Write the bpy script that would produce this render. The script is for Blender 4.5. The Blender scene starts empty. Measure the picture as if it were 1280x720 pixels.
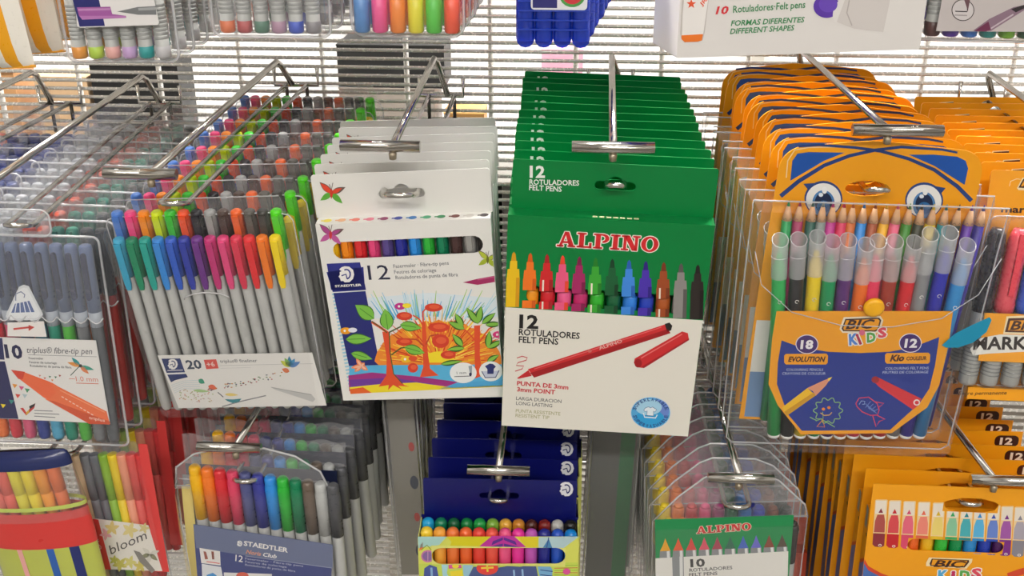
import bpy, math, random
from mathutils import Vector, Matrix
from mathutils.geometry import tessellate_polygon
random.seed(11)
S = bpy.context.scene
COL = S.collection
R = math.radians
# ------------------------------------------------------------------ camera, light, exposure
CAM = Vector((0.0, -0.86, 1.50)); PITCH = R(23.5); YAW = R(3.4); FPX = 1400.0
cd = bpy.data.cameras.new('camera'); cam = bpy.data.objects.new('camera', cd); COL.objects.link(cam)
cam.location = CAM; cam.rotation_euler = (R(90) - PITCH, 0, YAW)
cd.sensor_width = 36.0; cd.lens = FPX / 1280 * 36.0; cd.clip_start = 0.02
S.camera = cam
S.view_settings.view_transform = 'Standard'; S.view_settings.look = 'None'
S.view_settings.gamma = 1.0; S.view_settings.use_curve_mapping = False
S.view_settings.exposure = -0.30
S.cycles.transparent_max_bounces = 64; S.cycles.max_bounces = 10; S.cycles.diffuse_bounces = 4
S.cycles.glossy_bounces = 5; S.cycles.sample_clamp_indirect = 4.0
S.cycles.caustics_reflective = False; S.cycles.caustics_refractive = False
w = bpy.data.worlds.new('store_air'); S.world = w; w.use_nodes = True
w.node_tree.nodes['Background'].inputs[0].default_value = (1.0, 0.98, 0.96, 1)
w.node_tree.nodes['Background'].inputs[1].default_value = 0.35
LAMP_POWER = 4.0; FAR_POWER = 57.0          # ceiling tubes in front of the rack
BACK_POWER = 190.0          # ceiling tubes over the aisle behind the rack

# ------------------------------------------------------------------ colours and materials
def lin(h):
    h = h.lstrip('#'); v = [int(h[i:i + 2], 16) / 255 for i in (0, 2, 4)]
    return [c / 12.92 if c <= 0.04045 else ((c + 0.055) / 1.055) ** 2.4 for c in v]
_M = {}
def M(h, rough=0.42, metal=0.0, bump=0.0, scale=400.0, spec=0.5, var=0.0):
    """procedural opaque material: colour h, roughness broken up by noise, optional bump"""
    k = (h, rough, metal, bump, scale, spec, var)
    if k in _M: return _M[k]
    m = bpy.data.materials.new('mat_' + h.lstrip('#')); m.use_nodes = True
    nt = m.node_tree; b = nt.nodes['Principled BSDF']
    c = lin(h)
    b.inputs['Base Color'].default_value = (*c, 1); b.inputs['Metallic'].default_value = metal
    b.inputs['Specular IOR Level'].default_value = spec
    tc = nt.nodes.new('ShaderNodeTexCoord'); nz = nt.nodes.new('ShaderNodeTexNoise')
    nz.inputs['Scale'].default_value = scale; nt.links.new(tc.outputs['Object'], nz.inputs['Vector'])
    mr = nt.nodes.new('ShaderNodeMapRange')
    mr.inputs['To Min'].default_value = max(0.03, rough - 0.08); mr.inputs['To Max'].default_value = rough + 0.08
    nt.links.new(nz.outputs['Fac'], mr.inputs['Value']); nt.links.new(mr.outputs[0], b.inputs['Roughness'])
    if bump:
        bp = nt.nodes.new('ShaderNodeBump'); bp.inputs['Strength'].default_value = bump; bp.inputs['Distance'].default_value = 0.001
        nt.links.new(nz.outputs['Fac'], bp.inputs['Height']); nt.links.new(bp.outputs[0], b.inputs['Normal'])
    if var:
        mx = nt.nodes.new('ShaderNodeMix'); mx.data_type = 'RGBA'
        mx.inputs['A'].default_value = (*[x * (1 - var) for x in c], 1); mx.inputs['B'].default_value = (*[min(1, x * (1 + var)) for x in c], 1)
        nt.links.new(nz.outputs['Fac'], mx.inputs['Factor']); nt.links.new(mx.outputs['Result'], b.inputs['Base Color'])
    _M[k] = m
    return m
def FILM(haze=0.05, tint='#ffffff', hazecol='#e8e8ea', rough=0.07, bump=0.5, scale=60.0, gain=1.0):
    """thin clear plastic: see-through, fresnel gloss over a crinkled surface, a little milky scatter"""
    k = ('film', haze, tint, hazecol, rough, bump, scale, gain)
    if k in _M: return _M[k]
    m = bpy.data.materials.new('mat_clear_plastic'); m.use_nodes = True
    nt = m.node_tree; nt.nodes.remove(nt.nodes['Principled BSDF']); out = nt.nodes['Material Output']
    N = nt.nodes.new; L = nt.links.new
    tr = N('ShaderNodeBsdfTransparent'); tr.inputs[0].default_value = (*lin(tint), 1)
    gl = N('ShaderNodeBsdfAnisotropic'); gl.inputs['Roughness'].default_value = rough
    gl.inputs['Color'].default_value = (1, 1, 1, 1)
    df = N('ShaderNodeBsdfDiffuse'); df.inputs[0].default_value = (*lin(hazecol), 1)
    tc = N('ShaderNodeTexCoord'); nz = N('ShaderNodeTexNoise'); nz.inputs['Scale'].default_value = scale
    nz.inputs['Detail'].default_value = 3.0; nz.inputs['Distortion'].default_value = 0.6
    bp = N('ShaderNodeBump'); bp.inputs['Strength'].default_value = bump; bp.inputs['Distance'].default_value = 0.002
    fr = N('ShaderNodeFresnel'); fr.inputs[0].default_value = 1.45
    L(tc.outputs['Object'], nz.inputs['Vector']); L(nz.outputs['Fac'], bp.inputs['Height'])
    L(bp.outputs[0], gl.inputs['Normal']); L(bp.outputs[0], fr.inputs['Normal'])
    ge = N('ShaderNodeNewGeometry'); io = N('ShaderNodeMapRange'); io.inputs['To Min'].default_value = 1.45; io.inputs['To Max'].default_value = 1 / 1.45
    L(ge.outputs['Backfacing'], io.inputs['Value']); L(io.outputs[0], fr.inputs[0])      # a thin sheet reflects alike from both sides
    mu = N('ShaderNodeMath'); mu.operation = 'MULTIPLY'; mu.inputs[1].default_value = gain; mu.use_clamp = True
    L(fr.outputs[0], mu.inputs[0])
    m1 = N('ShaderNodeMixShader'); m1.inputs[0].default_value = haze
    L(tr.outputs[0], m1.inputs[1]); L(df.outputs[0], m1.inputs[2])
    m2 = N('ShaderNodeMixShader'); L(mu.outputs[0], m2.inputs[0]); L(m1.outputs[0], m2.inputs[1]); L(gl.outputs[0], m2.inputs[2])
    L(m2.outputs[0], out.inputs[0])
    _M[k] = m
    return m
def EMIT(h, s):
    m = bpy.data.materials.new('mat_light'); m.use_nodes = True; nt = m.node_tree
    b = nt.nodes['Principled BSDF']; b.inputs['Emission Color'].default_value = (*lin(h), 1); b.inputs['Emission Strength'].default_value = s
    b.inputs['Base Color'].default_value = (*lin(h), 1)
    return m
CHROME = lambda: M('#c9c6c0', 0.16, 1.0, 0.0, 300)
STEEL = lambda: M('#dedbd5', 0.30, 0.85, 0.0, 300)
PRINT = 0.38

# ------------------------------------------------------------------ geometry collector (millimetres)
class Geo:
    def __init__(s): s.v = []; s.f = []; s.mi = []; s.sm = []; s.mats = []
    def m(s, mat):
        if mat not in s.mats: s.mats.append(mat)
        return s.mats.index(mat)
    def face(s, idx, mat, smooth=False): s.f.append(idx); s.mi.append(s.m(mat)); s.sm.append(smooth)
    def add(s, pts): n = len(s.v); s.v += [tuple(p) for p in pts]; return n
    def box(s, x0, x1, y0, y1, z0, z1, mat):
        n = s.add([(x0, y0, z0), (x1, y0, z0), (x1, y1, z0), (x0, y1, z0), (x0, y0, z1), (x1, y0, z1), (x1, y1, z1), (x0, y1, z1)])
        for q in ((0, 3, 2, 1), (4, 5, 6, 7), (0, 1, 5, 4), (1, 2, 6, 5), (2, 3, 7, 6), (3, 0, 4, 7)): s.face([n + i for i in q], mat)
    def poly(s, pts, y, mat):
        """flat polygon in the x-z plane facing the viewer (-y)"""
        a = sum(pts[i][0] * pts[(i + 1) % len(pts)][1] - pts[(i + 1) % len(pts)][0] * pts[i][1] for i in range(len(pts)))
        if a < 0: pts = pts[::-1]
        n = s.add([(p[0], y, p[1]) for p in pts]); s.face(list(range(n, n + len(pts))), mat)
    def plate(s, outer, y0, y1, mat, holes=(), side=None, smooth=False):
        """prism from an outline (and holes) in x-z between y0 (front) and y1 (back)"""
        loops = [list(outer)] + [list(h) for h in holes]
        for i, l in enumerate(loops):
            a = sum(l[k][0] * l[(k + 1) % len(l)][1] - l[(k + 1) % len(l)][0] * l[k][1] for k in range(len(l)))
            if (a < 0) == (i == 0): l.reverse()
        tris = tessellate_polygon([[Vector((p[0], p[1], 0)) for p in l] for l in loops])
        flat = [p for l in loops for p in l]
        a = s.add([(p[0], y0, p[1]) for p in flat]); b = s.add([(p[0], y1, p[1]) for p in flat])
        for t in tris:
            p = [flat[i] for i in t]
            ar = (p[1][0] - p[0][0]) * (p[2][1] - p[0][1]) - (p[2][0] - p[0][0]) * (p[1][1] - p[0][1])
            t = t if ar > 0 else t[::-1]
            s.face([a + i for i in t], mat); s.face([b + i for i in reversed(t)], mat)
        k = 0
        for l in loops:
            for i in range(len(l)):
                j = (i + 1) % len(l); s.face([a + k + j, a + k + i, b + k + i, b + k + j], side or mat, smooth)
            k += len(l)
    def lathe(s, prof, mats, cx=0, cy=0, seg=12, sx=1.0, sy=1.0, cap=True):
        """profile [(z, r)] turned round z; mats: one material or one per segment"""
        rows = []
        for z, r in prof:
            rows.append(s.add([(cx + sx * r * math.cos(2 * math.pi * k / seg), cy + sy * r * math.sin(2 * math.pi * k / seg), z) for k in range(seg)]))
        for i in range(len(rows) - 1):
            mt = mats[i] if isinstance(mats, (list, tuple)) else mats
            up = prof[i + 1][0] > prof[i][0]
            for k in range(seg):
                q = [rows[i] + k, rows[i] + (k + 1) % seg, rows[i + 1] + (k + 1) % seg, rows[i + 1] + k]
                s.face(q if up else q[::-1], mt, True)
        if cap:
            m0 = mats[0] if isinstance(mats, (list, tuple)) else mats; m1 = mats[-1] if isinstance(mats, (list, tuple)) else mats
            s.face([rows[0] + k for k in range(seg)][::-1], m0); s.face([rows[-1] + k for k in range(seg)], m1)
    def tube(s, pts, r, mat, seg=8, closed=False):
        pts = [Vector(p) for p in pts]; n = len(pts); rows = []; prev = None
        for i in range(n):
            a = pts[i - 1] if (i or closed) else pts[i]; b = pts[(i + 1) % n] if (i < n - 1 or closed) else pts[i]
            t = (b - a).normalized()
            if prev is None: u = t.orthogonal().normalized()
            else: u = (prev - t * prev.dot(t)).normalized()
            prev = u; v = t.cross(u)
            rows.append(s.add([pts[i] + (u * math.cos(2 * math.pi * k / seg) + v * math.sin(2 * math.pi * k / seg)) * r for k in range(seg)]))
        for i in range(n if closed else n - 1):
            j = (i + 1) % n
            for k in range(seg): s.face([rows[i] + k, rows[i] + (k + 1) % seg, rows[j] + (k + 1) % seg, rows[j] + k], mat, True)
        if not closed:
            s.face([rows[0] + k for k in range(seg)][::-1], mat); s.face([rows[-1] + k for k in range(seg)], mat)
    def mesh(s, name):
        me = bpy.data.meshes.new(name); me.from_pydata([(a * .001, b * .001, c * .001) for a, b, c in s.v], [], s.f)
        for m in s.mats: me.materials.append(m)
        me.polygons.foreach_set('material_index', s.mi); me.polygons.foreach_set('use_smooth', s.sm); me.update()
        return me
    def build(s, name, parent=None, loc=(0, 0, 0), rot=(0, 0, 0)):
        return link(s.mesh(name), name, parent, loc, rot)
def link(me, name, parent=None, loc=(0, 0, 0), rot=(0, 0, 0)):
    o = bpy.data.objects.new(name, me); COL.objects.link(o)
    if parent: o.parent = parent
    o.location = [c * .001 for c in loc]; o.rotation_euler = rot
    return o
def tag(o, label, cat, group=None, kind=None):
    o['label'] = label; o['category'] = cat
    if group: o['group'] = group
    if kind: o['kind'] = kind
    return o
def structure(o, label=None):
    o['kind'] = 'structure'
    if label: o['label'] = label
    return o
def pose_m(po):
    return Matrix.Translation([c * .001 for c in po[:3]]) @ Matrix.Rotation(R(po[5]), 4, 'Z') @ Matrix.Rotation(R(po[3]), 4, 'X') @ Matrix.Rotation(R(po[4]), 4, 'Y')
def empty(name, po=(0, 0, 0, 0, 0, 0)):
    o = bpy.data.objects.new(name, None); COL.objects.link(o); o.empty_display_size = 0.01
    set_pose(o, po); return o
def set_pose(o, po): o.matrix_world = pose_m(po); o.matrix_basis = pose_m(po)
def copy_tree(o, parent=None, skip=()):
    c = o.copy(); COL.objects.link(c); c.parent = parent
    for ch in list(o.children):
        if ch.name.split('.')[0] not in skip: copy_tree(ch, c, skip)
    return c
ORD = ['frontmost', 'second', 'third', 'fourth', 'fifth', 'sixth', 'seventh', 'eighth', 'ninth', 'tenth', 'eleventh', 'twelfth', 'thirteenth', 'fourteenth', 'fifteenth']
def stack(proto, cat, group, front_label, rest_label, poses, skip=()):
    """proto is the front pack; the others are copies further back on the same hook"""
    tag(proto, front_label, cat, group); set_pose(proto, poses[0])
    for i, po in enumerate(poses[1:], 1):
        c = copy_tree(proto, None, skip); set_pose(c, po)
        last = ' (hindmost)' if i == len(poses) - 1 else ''
        tag(c, rest_label % (('hindmost' if i == len(poses) - 1 else ORD[i] + ' from the front')), cat, group)
def run(front, n, yb, xb=None, zb=None, jr=0.8, jl=0.6, jx=1.0, lean=None):
    x, y, z, l, r, a = front
    xb = x if xb is None else xb; zb = z if zb is None else zb; lean = l if lean is None else lean
    out = [front]
    for i in range(1, n):
        t = i / (n - 1)
        out.append((x + (xb - x) * t + random.uniform(-jx, jx), y + (yb - y) * t + random.uniform(-.5, .5), z + (zb - z) * t,
                    l + (lean - l) * min(1, i / 3) + random.uniform(-jl, jl), r * (1 - .5 * t) + random.uniform(-jr, jr), a * (1 - t) + random.uniform(-.5, .5)))
    return out

# ------------------------------------------------------------------ printed artwork
_cr = Vector((math.cos(YAW), math.sin(YAW), 0)); _cf = Vector((-math.sin(YAW) * math.cos(PITCH), math.cos(YAW) * math.cos(PITCH), -math.sin(PITCH))); _cu = _cr.cross(_cf)
def rectify(px, py, po, y0):
    """where a measured point of the photograph's print lies on the flat face of a pack (mm in the pack's own frame)"""
    m = pose_m(po); d = _cr * ((px - 640) / FPX) + _cu * ((360 - py) / FPX) + _cf
    o = m @ Vector((0, y0 * .001, 0)); n = m.to_3x3() @ Vector((0, 1, 0))
    q = m.inverted() @ (CAM + d * ((o - CAM).dot(n) / d.dot(n)))
    return (q.x * 1000, q.z * 1000)
_T = {}
def glyphs(s, bold=0.0, shear=0.0):
    k = (s, bold, shear)
    if k in _T: return _T[k]
    cu = bpy.data.curves.new('lettering', 'FONT'); cu.body = s; cu.size = 1.0; cu.offset = bold; cu.shear = shear; cu.resolution_u = 2
    o = bpy.data.objects.new('lettering', cu); COL.objects.link(o)
    dg = bpy.context.evaluated_depsgraph_get(); dg.update(); me = o.evaluated_get(dg).to_mesh()
    vs = [(v.co.x, v.co.y) for v in me.vertices]; fs = [list(p.vertices) for p in me.polygons]
    o.evaluated_get(dg).to_mesh_clear(); bpy.data.objects.remove(o); bpy.data.curves.remove(cu)
    x0 = min(v[0] for v in vs); x1 = max(v[0] for v in vs)
    _T[k] = ([(a - x0, b) for a, b in vs], fs, x1 - x0)
    return _T[k]
class Art(Geo):
    def __init__(s, y, po=None, x0=0, y0=0, sc=1.0):
        super().__init__(); s.y = y; s.po = po; s.org = (x0, y0, sc)
    def at(s, x0, y0, sc): s.org = (x0, y0, sc); return s
    def q(s, p):
        if s.po is None: return p
        x0, y0, sc = s.org
        return rectify(x0 + p[0] / sc, y0 + p[1] / sc, s.po, s.y)
    def Y(s, l): return s.y - 0.05 - 0.04 * l
    def mat(s, c): return c if not isinstance(c, str) else M(c, PRINT)
    def p(s, pts, c, l=1, raw=False): s.poly([tuple(a) for a in pts] if raw else [s.q(a) for a in pts], s.Y(l), s.mat(c))
    def ell(s, c0, rx, ry, c, l=1, n=20, rot=0, a0=0, a1=360):
        ca, sa = math.cos(R(rot)), math.sin(R(rot)); pts = []
        for i in range(n + (a1 - a0 < 360)):
            t = R(a0 + (a1 - a0) * i / n); x, y = rx * math.cos(t), ry * math.sin(t); pts.append((c0[0] + x * ca - y * sa, c0[1] + x * sa + y * ca))
        s.p(pts, c, l)
    def leaf(s, a, b, wd, c, l=1, n=7):
        dx, dy = b[0] - a[0], b[1] - a[1]; L = math.hypot(dx, dy); nx, ny = -dy / L, dx / L; up = []; dn = []
        for i in range(n + 1):
            t = i / n; k = math.sin(math.pi * t ** 0.8) * wd / 2; x, y = a[0] + dx * t, a[1] + dy * t
            up.append((x + nx * k, y + ny * k)); 
            if 0 < i < n: dn.append((x - nx * k, y - ny * k))
        s.p(up + dn[::-1], c, l)
    def line(s, pts, wd, c, l=2, taper=None, closed=False):
        """stroke: one quad strip; taper = end width"""
        pts = list(pts); n = len(pts)
        if closed: pts.append(pts[0]); n += 1
        L = []; Rr = []
        for i in range(n):
            a = pts[max(0, i - 1)]; b = pts[min(n - 1, i + 1)]
            if closed and i in (0, n - 1): a, b = pts[n - 2], pts[1]
            dx, dy = b[0] - a[0], b[1] - a[1]; d = math.hypot(dx, dy) or 1
            k = (wd if taper is None else wd + (taper - wd) * i / (n - 1)) / 2
            L.append((pts[i][0] - dy / d * k, pts[i][1] + dx / d * k)); Rr.append((pts[i][0] + dy / d * k, pts[i][1] - dx / d * k))
        for i in range(n - 1): s.p([L[i], L[i + 1], Rr[i + 1], Rr[i]], c, l)
    def text(s, t, a, b, h, c, l=3, bold=0.0, shear=0.0, halo=None, hw=0.5):
        """lettering from baseline point a to baseline point b, capital height h (photo units when rectifying)"""
        A = s.q(a); B = s.q(b); H = s.q((a[0], a[1] - h)) if s.po is not None else (a[0], a[1] + h)
        hh = math.hypot(H[0] - A[0], H[1] - A[1]); W = math.hypot(B[0] - A[0], B[1] - A[1]); th = math.atan2(B[1] - A[1], B[0] - A[0])
        vs, fs, w0 = glyphs(t, bold, shear); ca, sa = math.cos(th), math.sin(th)
        def put(ox, oy, col, lay):
            n = s.add([(A[0] + ox + x * W / w0 * ca - y * hh / .72 * sa, s.Y(lay), A[1] + oy + x * W / w0 * sa + y * hh / .72 * ca) for x, y in vs])
            for f in fs:
                p = [s.v[n + i] for i in f]
                ar = sum(p[i][0] * p[(i + 1) % len(p)][2] - p[(i + 1) % len(p)][0] * p[i][2] for i in range(len(p)))
                f = f if ar > 0 else f[::-1]; s.face([n + i for i in f], s.mat(col))
        if halo:
            for k in range(8): put(hw * math.cos(k * math.pi / 4), hw * math.sin(k * math.pi / 4), halo, l - 1 + .02 * k)
        put(0, 0, c, l)
    def cut(s, xa, xb, za, zb):
        """leave the die-cut slot open: drop the print that would lie across it"""
        def clip(poly, ax, lim, keep_less):
            out = []
            for i in range(len(poly)):
                a, b = poly[i], poly[(i + 1) % len(poly)]; ia = (a[ax] <= lim) == keep_less; ib = (b[ax] <= lim) == keep_less
                if ia: out.append(a)
                if ia != ib: t = (lim - a[ax]) / (b[ax] - a[ax]); out.append(tuple(a[k] + t * (b[k] - a[k]) for k in range(3)))
            return out
        F, MI, SM = s.f, s.mi, s.sm; s.f, s.mi, s.sm = [], [], []
        for f, m, sm in zip(F, MI, SM):
            P = [s.v[i] for i in f]
            if max(p[0] for p in P) <= xa or min(p[0] for p in P) >= xb or max(p[2] for p in P) <= za or min(p[2] for p in P) >= zb:
                s.f.append(f); s.mi.append(m); s.sm.append(sm); continue
            mid = clip(clip(P, 0, xa, False), 0, xb, True) if True else P
            for q in (clip(P, 0, xa, True), clip(P, 0, xb, False), clip(mid, 2, za, True) if len(mid) > 2 else [], clip(mid, 2, zb, False) if len(mid) > 2 else []):
                if len(q) > 2:
                    n = s.add(q); s.f.append(list(range(n, n + len(q)))); s.mi.append(m); s.sm.append(sm)
def rrect(x0, x1, z0, z1, r, n=5):
    out = []
    for cx, cz, a in ((x1 - r, z1 - r, 0), (x0 + r, z1 - r, 90), (x0 + r, z0 + r, 180), (x1 - r, z0 + r, 270)):
        for i in range(n + 1): t = R(a + 90 * i / n); out.append((cx + r * math.cos(t), cz + r * math.sin(t)))
    return out
def euro(wd=16.0, h=4.4, bump=5.0, cz=0.0):
    """hang slot outline: a pill with a round rise in the middle"""
    pts = []
    for i in range(7): t = R(-90 + 180 * i / 6); pts.append((wd - h + h * math.cos(t), cz + h * math.sin(t)))
    for i in range(7): t = R(20 + 140 * i / 6); pts.append((bump * math.cos(t), cz + h * .5 + bump * math.sin(t)))
    for i in range(7): t = R(90 + 180 * i / 6); pts.append((-wd + h + h * math.cos(t), cz + h * math.sin(t)))
    return pts
def slab(a, pts, c, l):
    a.p(pts, c, l)
def slab_word(a, word, A, B, h, c, halo, l=3, hw=0.45):
    """heavy slab-serif capitals set from A to B (mm or photo units), built stroke by stroke"""
    A2 = a.q(A); B2 = a.q(B); H = a.q((A[0], A[1] - h)) if a.po is not None else (A[0], A[1] + h)
    hh = math.hypot(H[0] - A2[0], H[1] - A2[1]); W = math.hypot(B2[0] - A2[0], B2[1] - A2[1]); th = math.atan2(B2[1] - A2[1], B2[0] - A2[0])
    def rect(x0, x1, y0, y1): return [(x0, y0), (x1, y0), (x1, y1), (x0, y1)]
    def ring(cx, cy, rx, ry, tx, ty, a0=0, a1=360, n=16):
        out = []
        for i in range(n):
            t0, t1 = R(a0 + (a1 - a0) * i / n), R(a0 + (a1 - a0) * (i + 1) / n)
            out.append([(cx + rx * math.cos(t0), cy + ry * math.sin(t0)), (cx + rx * math.cos(t1), cy + ry * math.sin(t1)),
                        (cx + (rx - tx) * math.cos(t1), cy + (ry - ty) * math.sin(t1)), (cx + (rx - tx) * math.cos(t0), cy + (ry - ty) * math.sin(t0))])
        return out
    G = {'A': (1.0, [[(.10, 0), (.26, 0), (.52, 1), (.40, 1)], [(.40, 1), (.62, 1), (.94, 0), (.66, 0)], rect(.28, .72, .24, .38), rect(0, .36, 0, .12), rect(.58, 1.0, 0, .12)]),
         'L': (.82, [rect(.12, .38, 0, 1), rect(0, .5, .88, 1), rect(0, .8, 0, .13), rect(.66, .8, 0, .36)]),
         'P': (.86, [rect(.12, .38, 0, 1), rect(0, .5, 0, .12), rect(0, .5, .88, 1)] + ring(.48, .70, .36, .30, .22, .13, -90, 90)),
         'I': (.5, [rect(.12, .38, 0, 1), rect(0, .5, 0, .12), rect(0, .5, .88, 1)]),
         'N': (1.0, [rect(.12, .28, 0, 1), rect(.72, .88, 0, 1), [(.12, 1), (.42, 1), (.88, 0), (.60, 0)], rect(0, .4, 0, .12), rect(0, .36, .88, 1), rect(.6, 1.0, .88, 1)]),
         'O': (.94, ring(.46, .5, .46, .52, .25, .13, n=24))}
    tot = sum(G[ch][0] for ch in word) + .06 * (len(word) - 1); k = W / tot; x = 0; ca, sa = math.cos(th), math.sin(th)
    for ch in word:
        wd, shp = G[ch]
        for pl in shp:
            loc = [((x + p[0]) * k, p[1] * hh) for p in pl]
            for ox, oy, col, la in ([(hw * math.cos(t * math.pi / 4), hw * math.sin(t * math.pi / 4), halo, l - 1 + .03 * t) for t in range(8)] if halo else []) + [(0, 0, c, l)]:
                a.p([(A2[0] + (u + ox) * ca - (v + oy) * sa, A2[1] + (u + ox) * sa + (v + oy) * ca) for u, v in loc], col, la, raw=True)
        x += wd + .06
# ------------------------------------------------------------------ the setting (metres turned to mm)
def slab_obj(name, x0, x1, y0, y1, z0, z1, mat):
    g = Geo(); g.box(x0, x1, y0, y1, z0, z1, mat); return structure(g.build(name))
slab_obj('floor', -2600, 2600, -3000, 2200, -60, 0, M('#6f6b66', .35, var=.12, scale=6.0))
slab_obj('ceiling', -2600, 2600, -3000, 2200, 3000, 3060, M('#e6e3dc', .8, var=.05, scale=4.0))
WALL = M('#a8a6a2', .7, var=.06, scale=5.0)
slab_obj('wall_back', -2600, 2600, 2200, 2260, 0, 3000, WALL)
slab_obj('wall_front', -2600, 2600, -3060, -3000, 0, 3000, WALL)
slab_obj('wall_left', -2660, -2600, -3000, 2200, 0, 3000, WALL)
slab_obj('wall_right', 2600, 2660, -3000, 2200, 0, 3000, WALL)

def ceiling_light(x, y, length, power, label, group):
    o = empty('ceiling_light', (x, y, 2900, 0, 0, 0)); tag(o, label, 'ceiling light', group)
    g = Geo(); g.box(-length / 2 - 20, length / 2 + 20, -95, 95, 20, 100, M('#e8e8e6', .4)); g.build('housing', o)
    d = Geo(); d.box(-length / 2, length / 2, -80, 80, 0, 18, EMIT('#fefbf8', power)); d.build('diffuser', o)
ceiling_light(-700, -1000, 1300, LAMP_POWER, 'long ceiling light over the shopping side, left of the rack', 'ceiling lights over the shopping side')
ceiling_light(800, -1000, 1300, LAMP_POWER, 'long ceiling light over the shopping side, right of the rack', 'ceiling lights over the shopping side')
ceiling_light(-700, -2450, 1300, FAR_POWER, 'long ceiling light far behind the shopper, left', 'ceiling lights over the shopping side')
ceiling_light(800, -2450, 1300, FAR_POWER, 'long ceiling light far behind the shopper, right', 'ceiling lights over the shopping side')
ceiling_light(-500, 260, 1300, BACK_POWER, 'long ceiling light over the aisle behind the wire grid, left', 'ceiling lights behind the grid')
ceiling_light(900, 260, 1300, BACK_POWER, 'long ceiling light over the aisle behind the wire grid, right', 'ceiling lights behind the grid')

# the wire grid everything hangs on
rack = empty('wire_rack', (0, 0, 0, 0, 0, 0)); tag(rack, 'shiny wire grid wall of close horizontal bars carrying all the hooks', 'wire rack')
WIRE = M('#f2efe8', .26, .30)
g = Geo(); z = 700.0; k = 0
while z < 1720:
    g.tube([(-700, 1.5, z), (700, 1.5, z)], 1.55, WIRE, 6); z += 6.7; k += 1
o = g.build('horizontal_bars', rack)
for k in range(-10, 11):
    g = Geo(); g.tube([(-2 + 66 * k, 5.0, 700), (-2 + 66 * k, 5.0, 1720)], 2.2, WIRE, 6); g.build('upright', rack)
for sx in (-700, 700):
    g = Geo(); g.box(sx - 12, sx + 12, -4, 26, 0, 1760, M('#cfcac2', .4, .6)); g.build('side_post', rack)

# shelving of the next aisle, seen through the grid
bs = empty('back_shelving', (0, 760, 0, 0, 0, 0)); tag(bs, 'white shelving of the next aisle seen through the wire grid', 'shelving')
WHT = M('#f2f1ee', .5)
g = Geo(); g.box(-1500, 1500, 40, 60, 0, 1900, WHT); g.build('back_panel', bs)
for x in (-880, -310, 260, 830):
    g = Geo(); g.box(x - 9, x + 9, 20, 40, 0, 1900, M('#bdb8ae', .4, .3)); g.build('slotted_post', bs)
for z, nm in ((560, 'lowest'), (800, 'second'), (1040, 'third'), (1900, 'topmost')):
    sh = empty('shelf_board', (0, 760, z, 0, 0, 0)); tag(sh, nm + ' white shelf board of the next aisle, counted from the floor', 'shelf', 'shelf boards of the next aisle')
    g = Geo(); g.box(-1500, 1500, -160, 19, 0, 14, WHT); g.build('board', sh)
    g = Geo(); g.box(-1500, 1500, -168, -160, -16, 20, M('#e3e0d8', .3)); g.build('price_rail', sh)
def carton(name, label, x0, x1, y0, y1, z0, z1, col, band=None, cat='box', group='goods on the next aisle'):
    o = empty(name, ((x0 + x1) / 2, y0, z0, 0, 0, 0)); tag(o, label, cat, group)
    w = (x1 - x0) / 2; h = z1 - z0; d = y1 - y0
    g = Geo(); g.box(-w, w, 0, d, 0, h, M(col, .5, var=.08, scale=30)); g.build('carton', o)
    g = Geo(); g.box(-w - .6, w + .6, -.8, d * .5, h - 1, h + 1, M(col, .5, var=.08, scale=30)); g.build('lid_flap', o)
    if band:
        g = Geo(); g.box(-w * .8, w * .8, -1.0, 0, h * .25, h * .75, M(band, .4)); g.build('printed_band', o)
    return o
for k in range(9):  # boxes added to darken the low background seen between the stacks
    for zz, hh, nm in ((814, 205, 'second'), (574, 200, 'lowest')):
        carton('backdrop_box', 'added grey-brown box darkening the %s shelf behind the grid, %s from the left' % (nm, ['first', 'second', 'third', 'fourth', 'fifth', 'sixth', 'seventh', 'eighth', 'ninth'][k]), -900 + 200 * k, -712 + 200 * k, 604, 770, zz + 1, zz + hh - 12 * (k % 3), ['#5c554e', '#6e665c', '#4c4844', '#776c60'][(k + zz) % 4], group='dark boxes added low on the next aisle')
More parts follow.
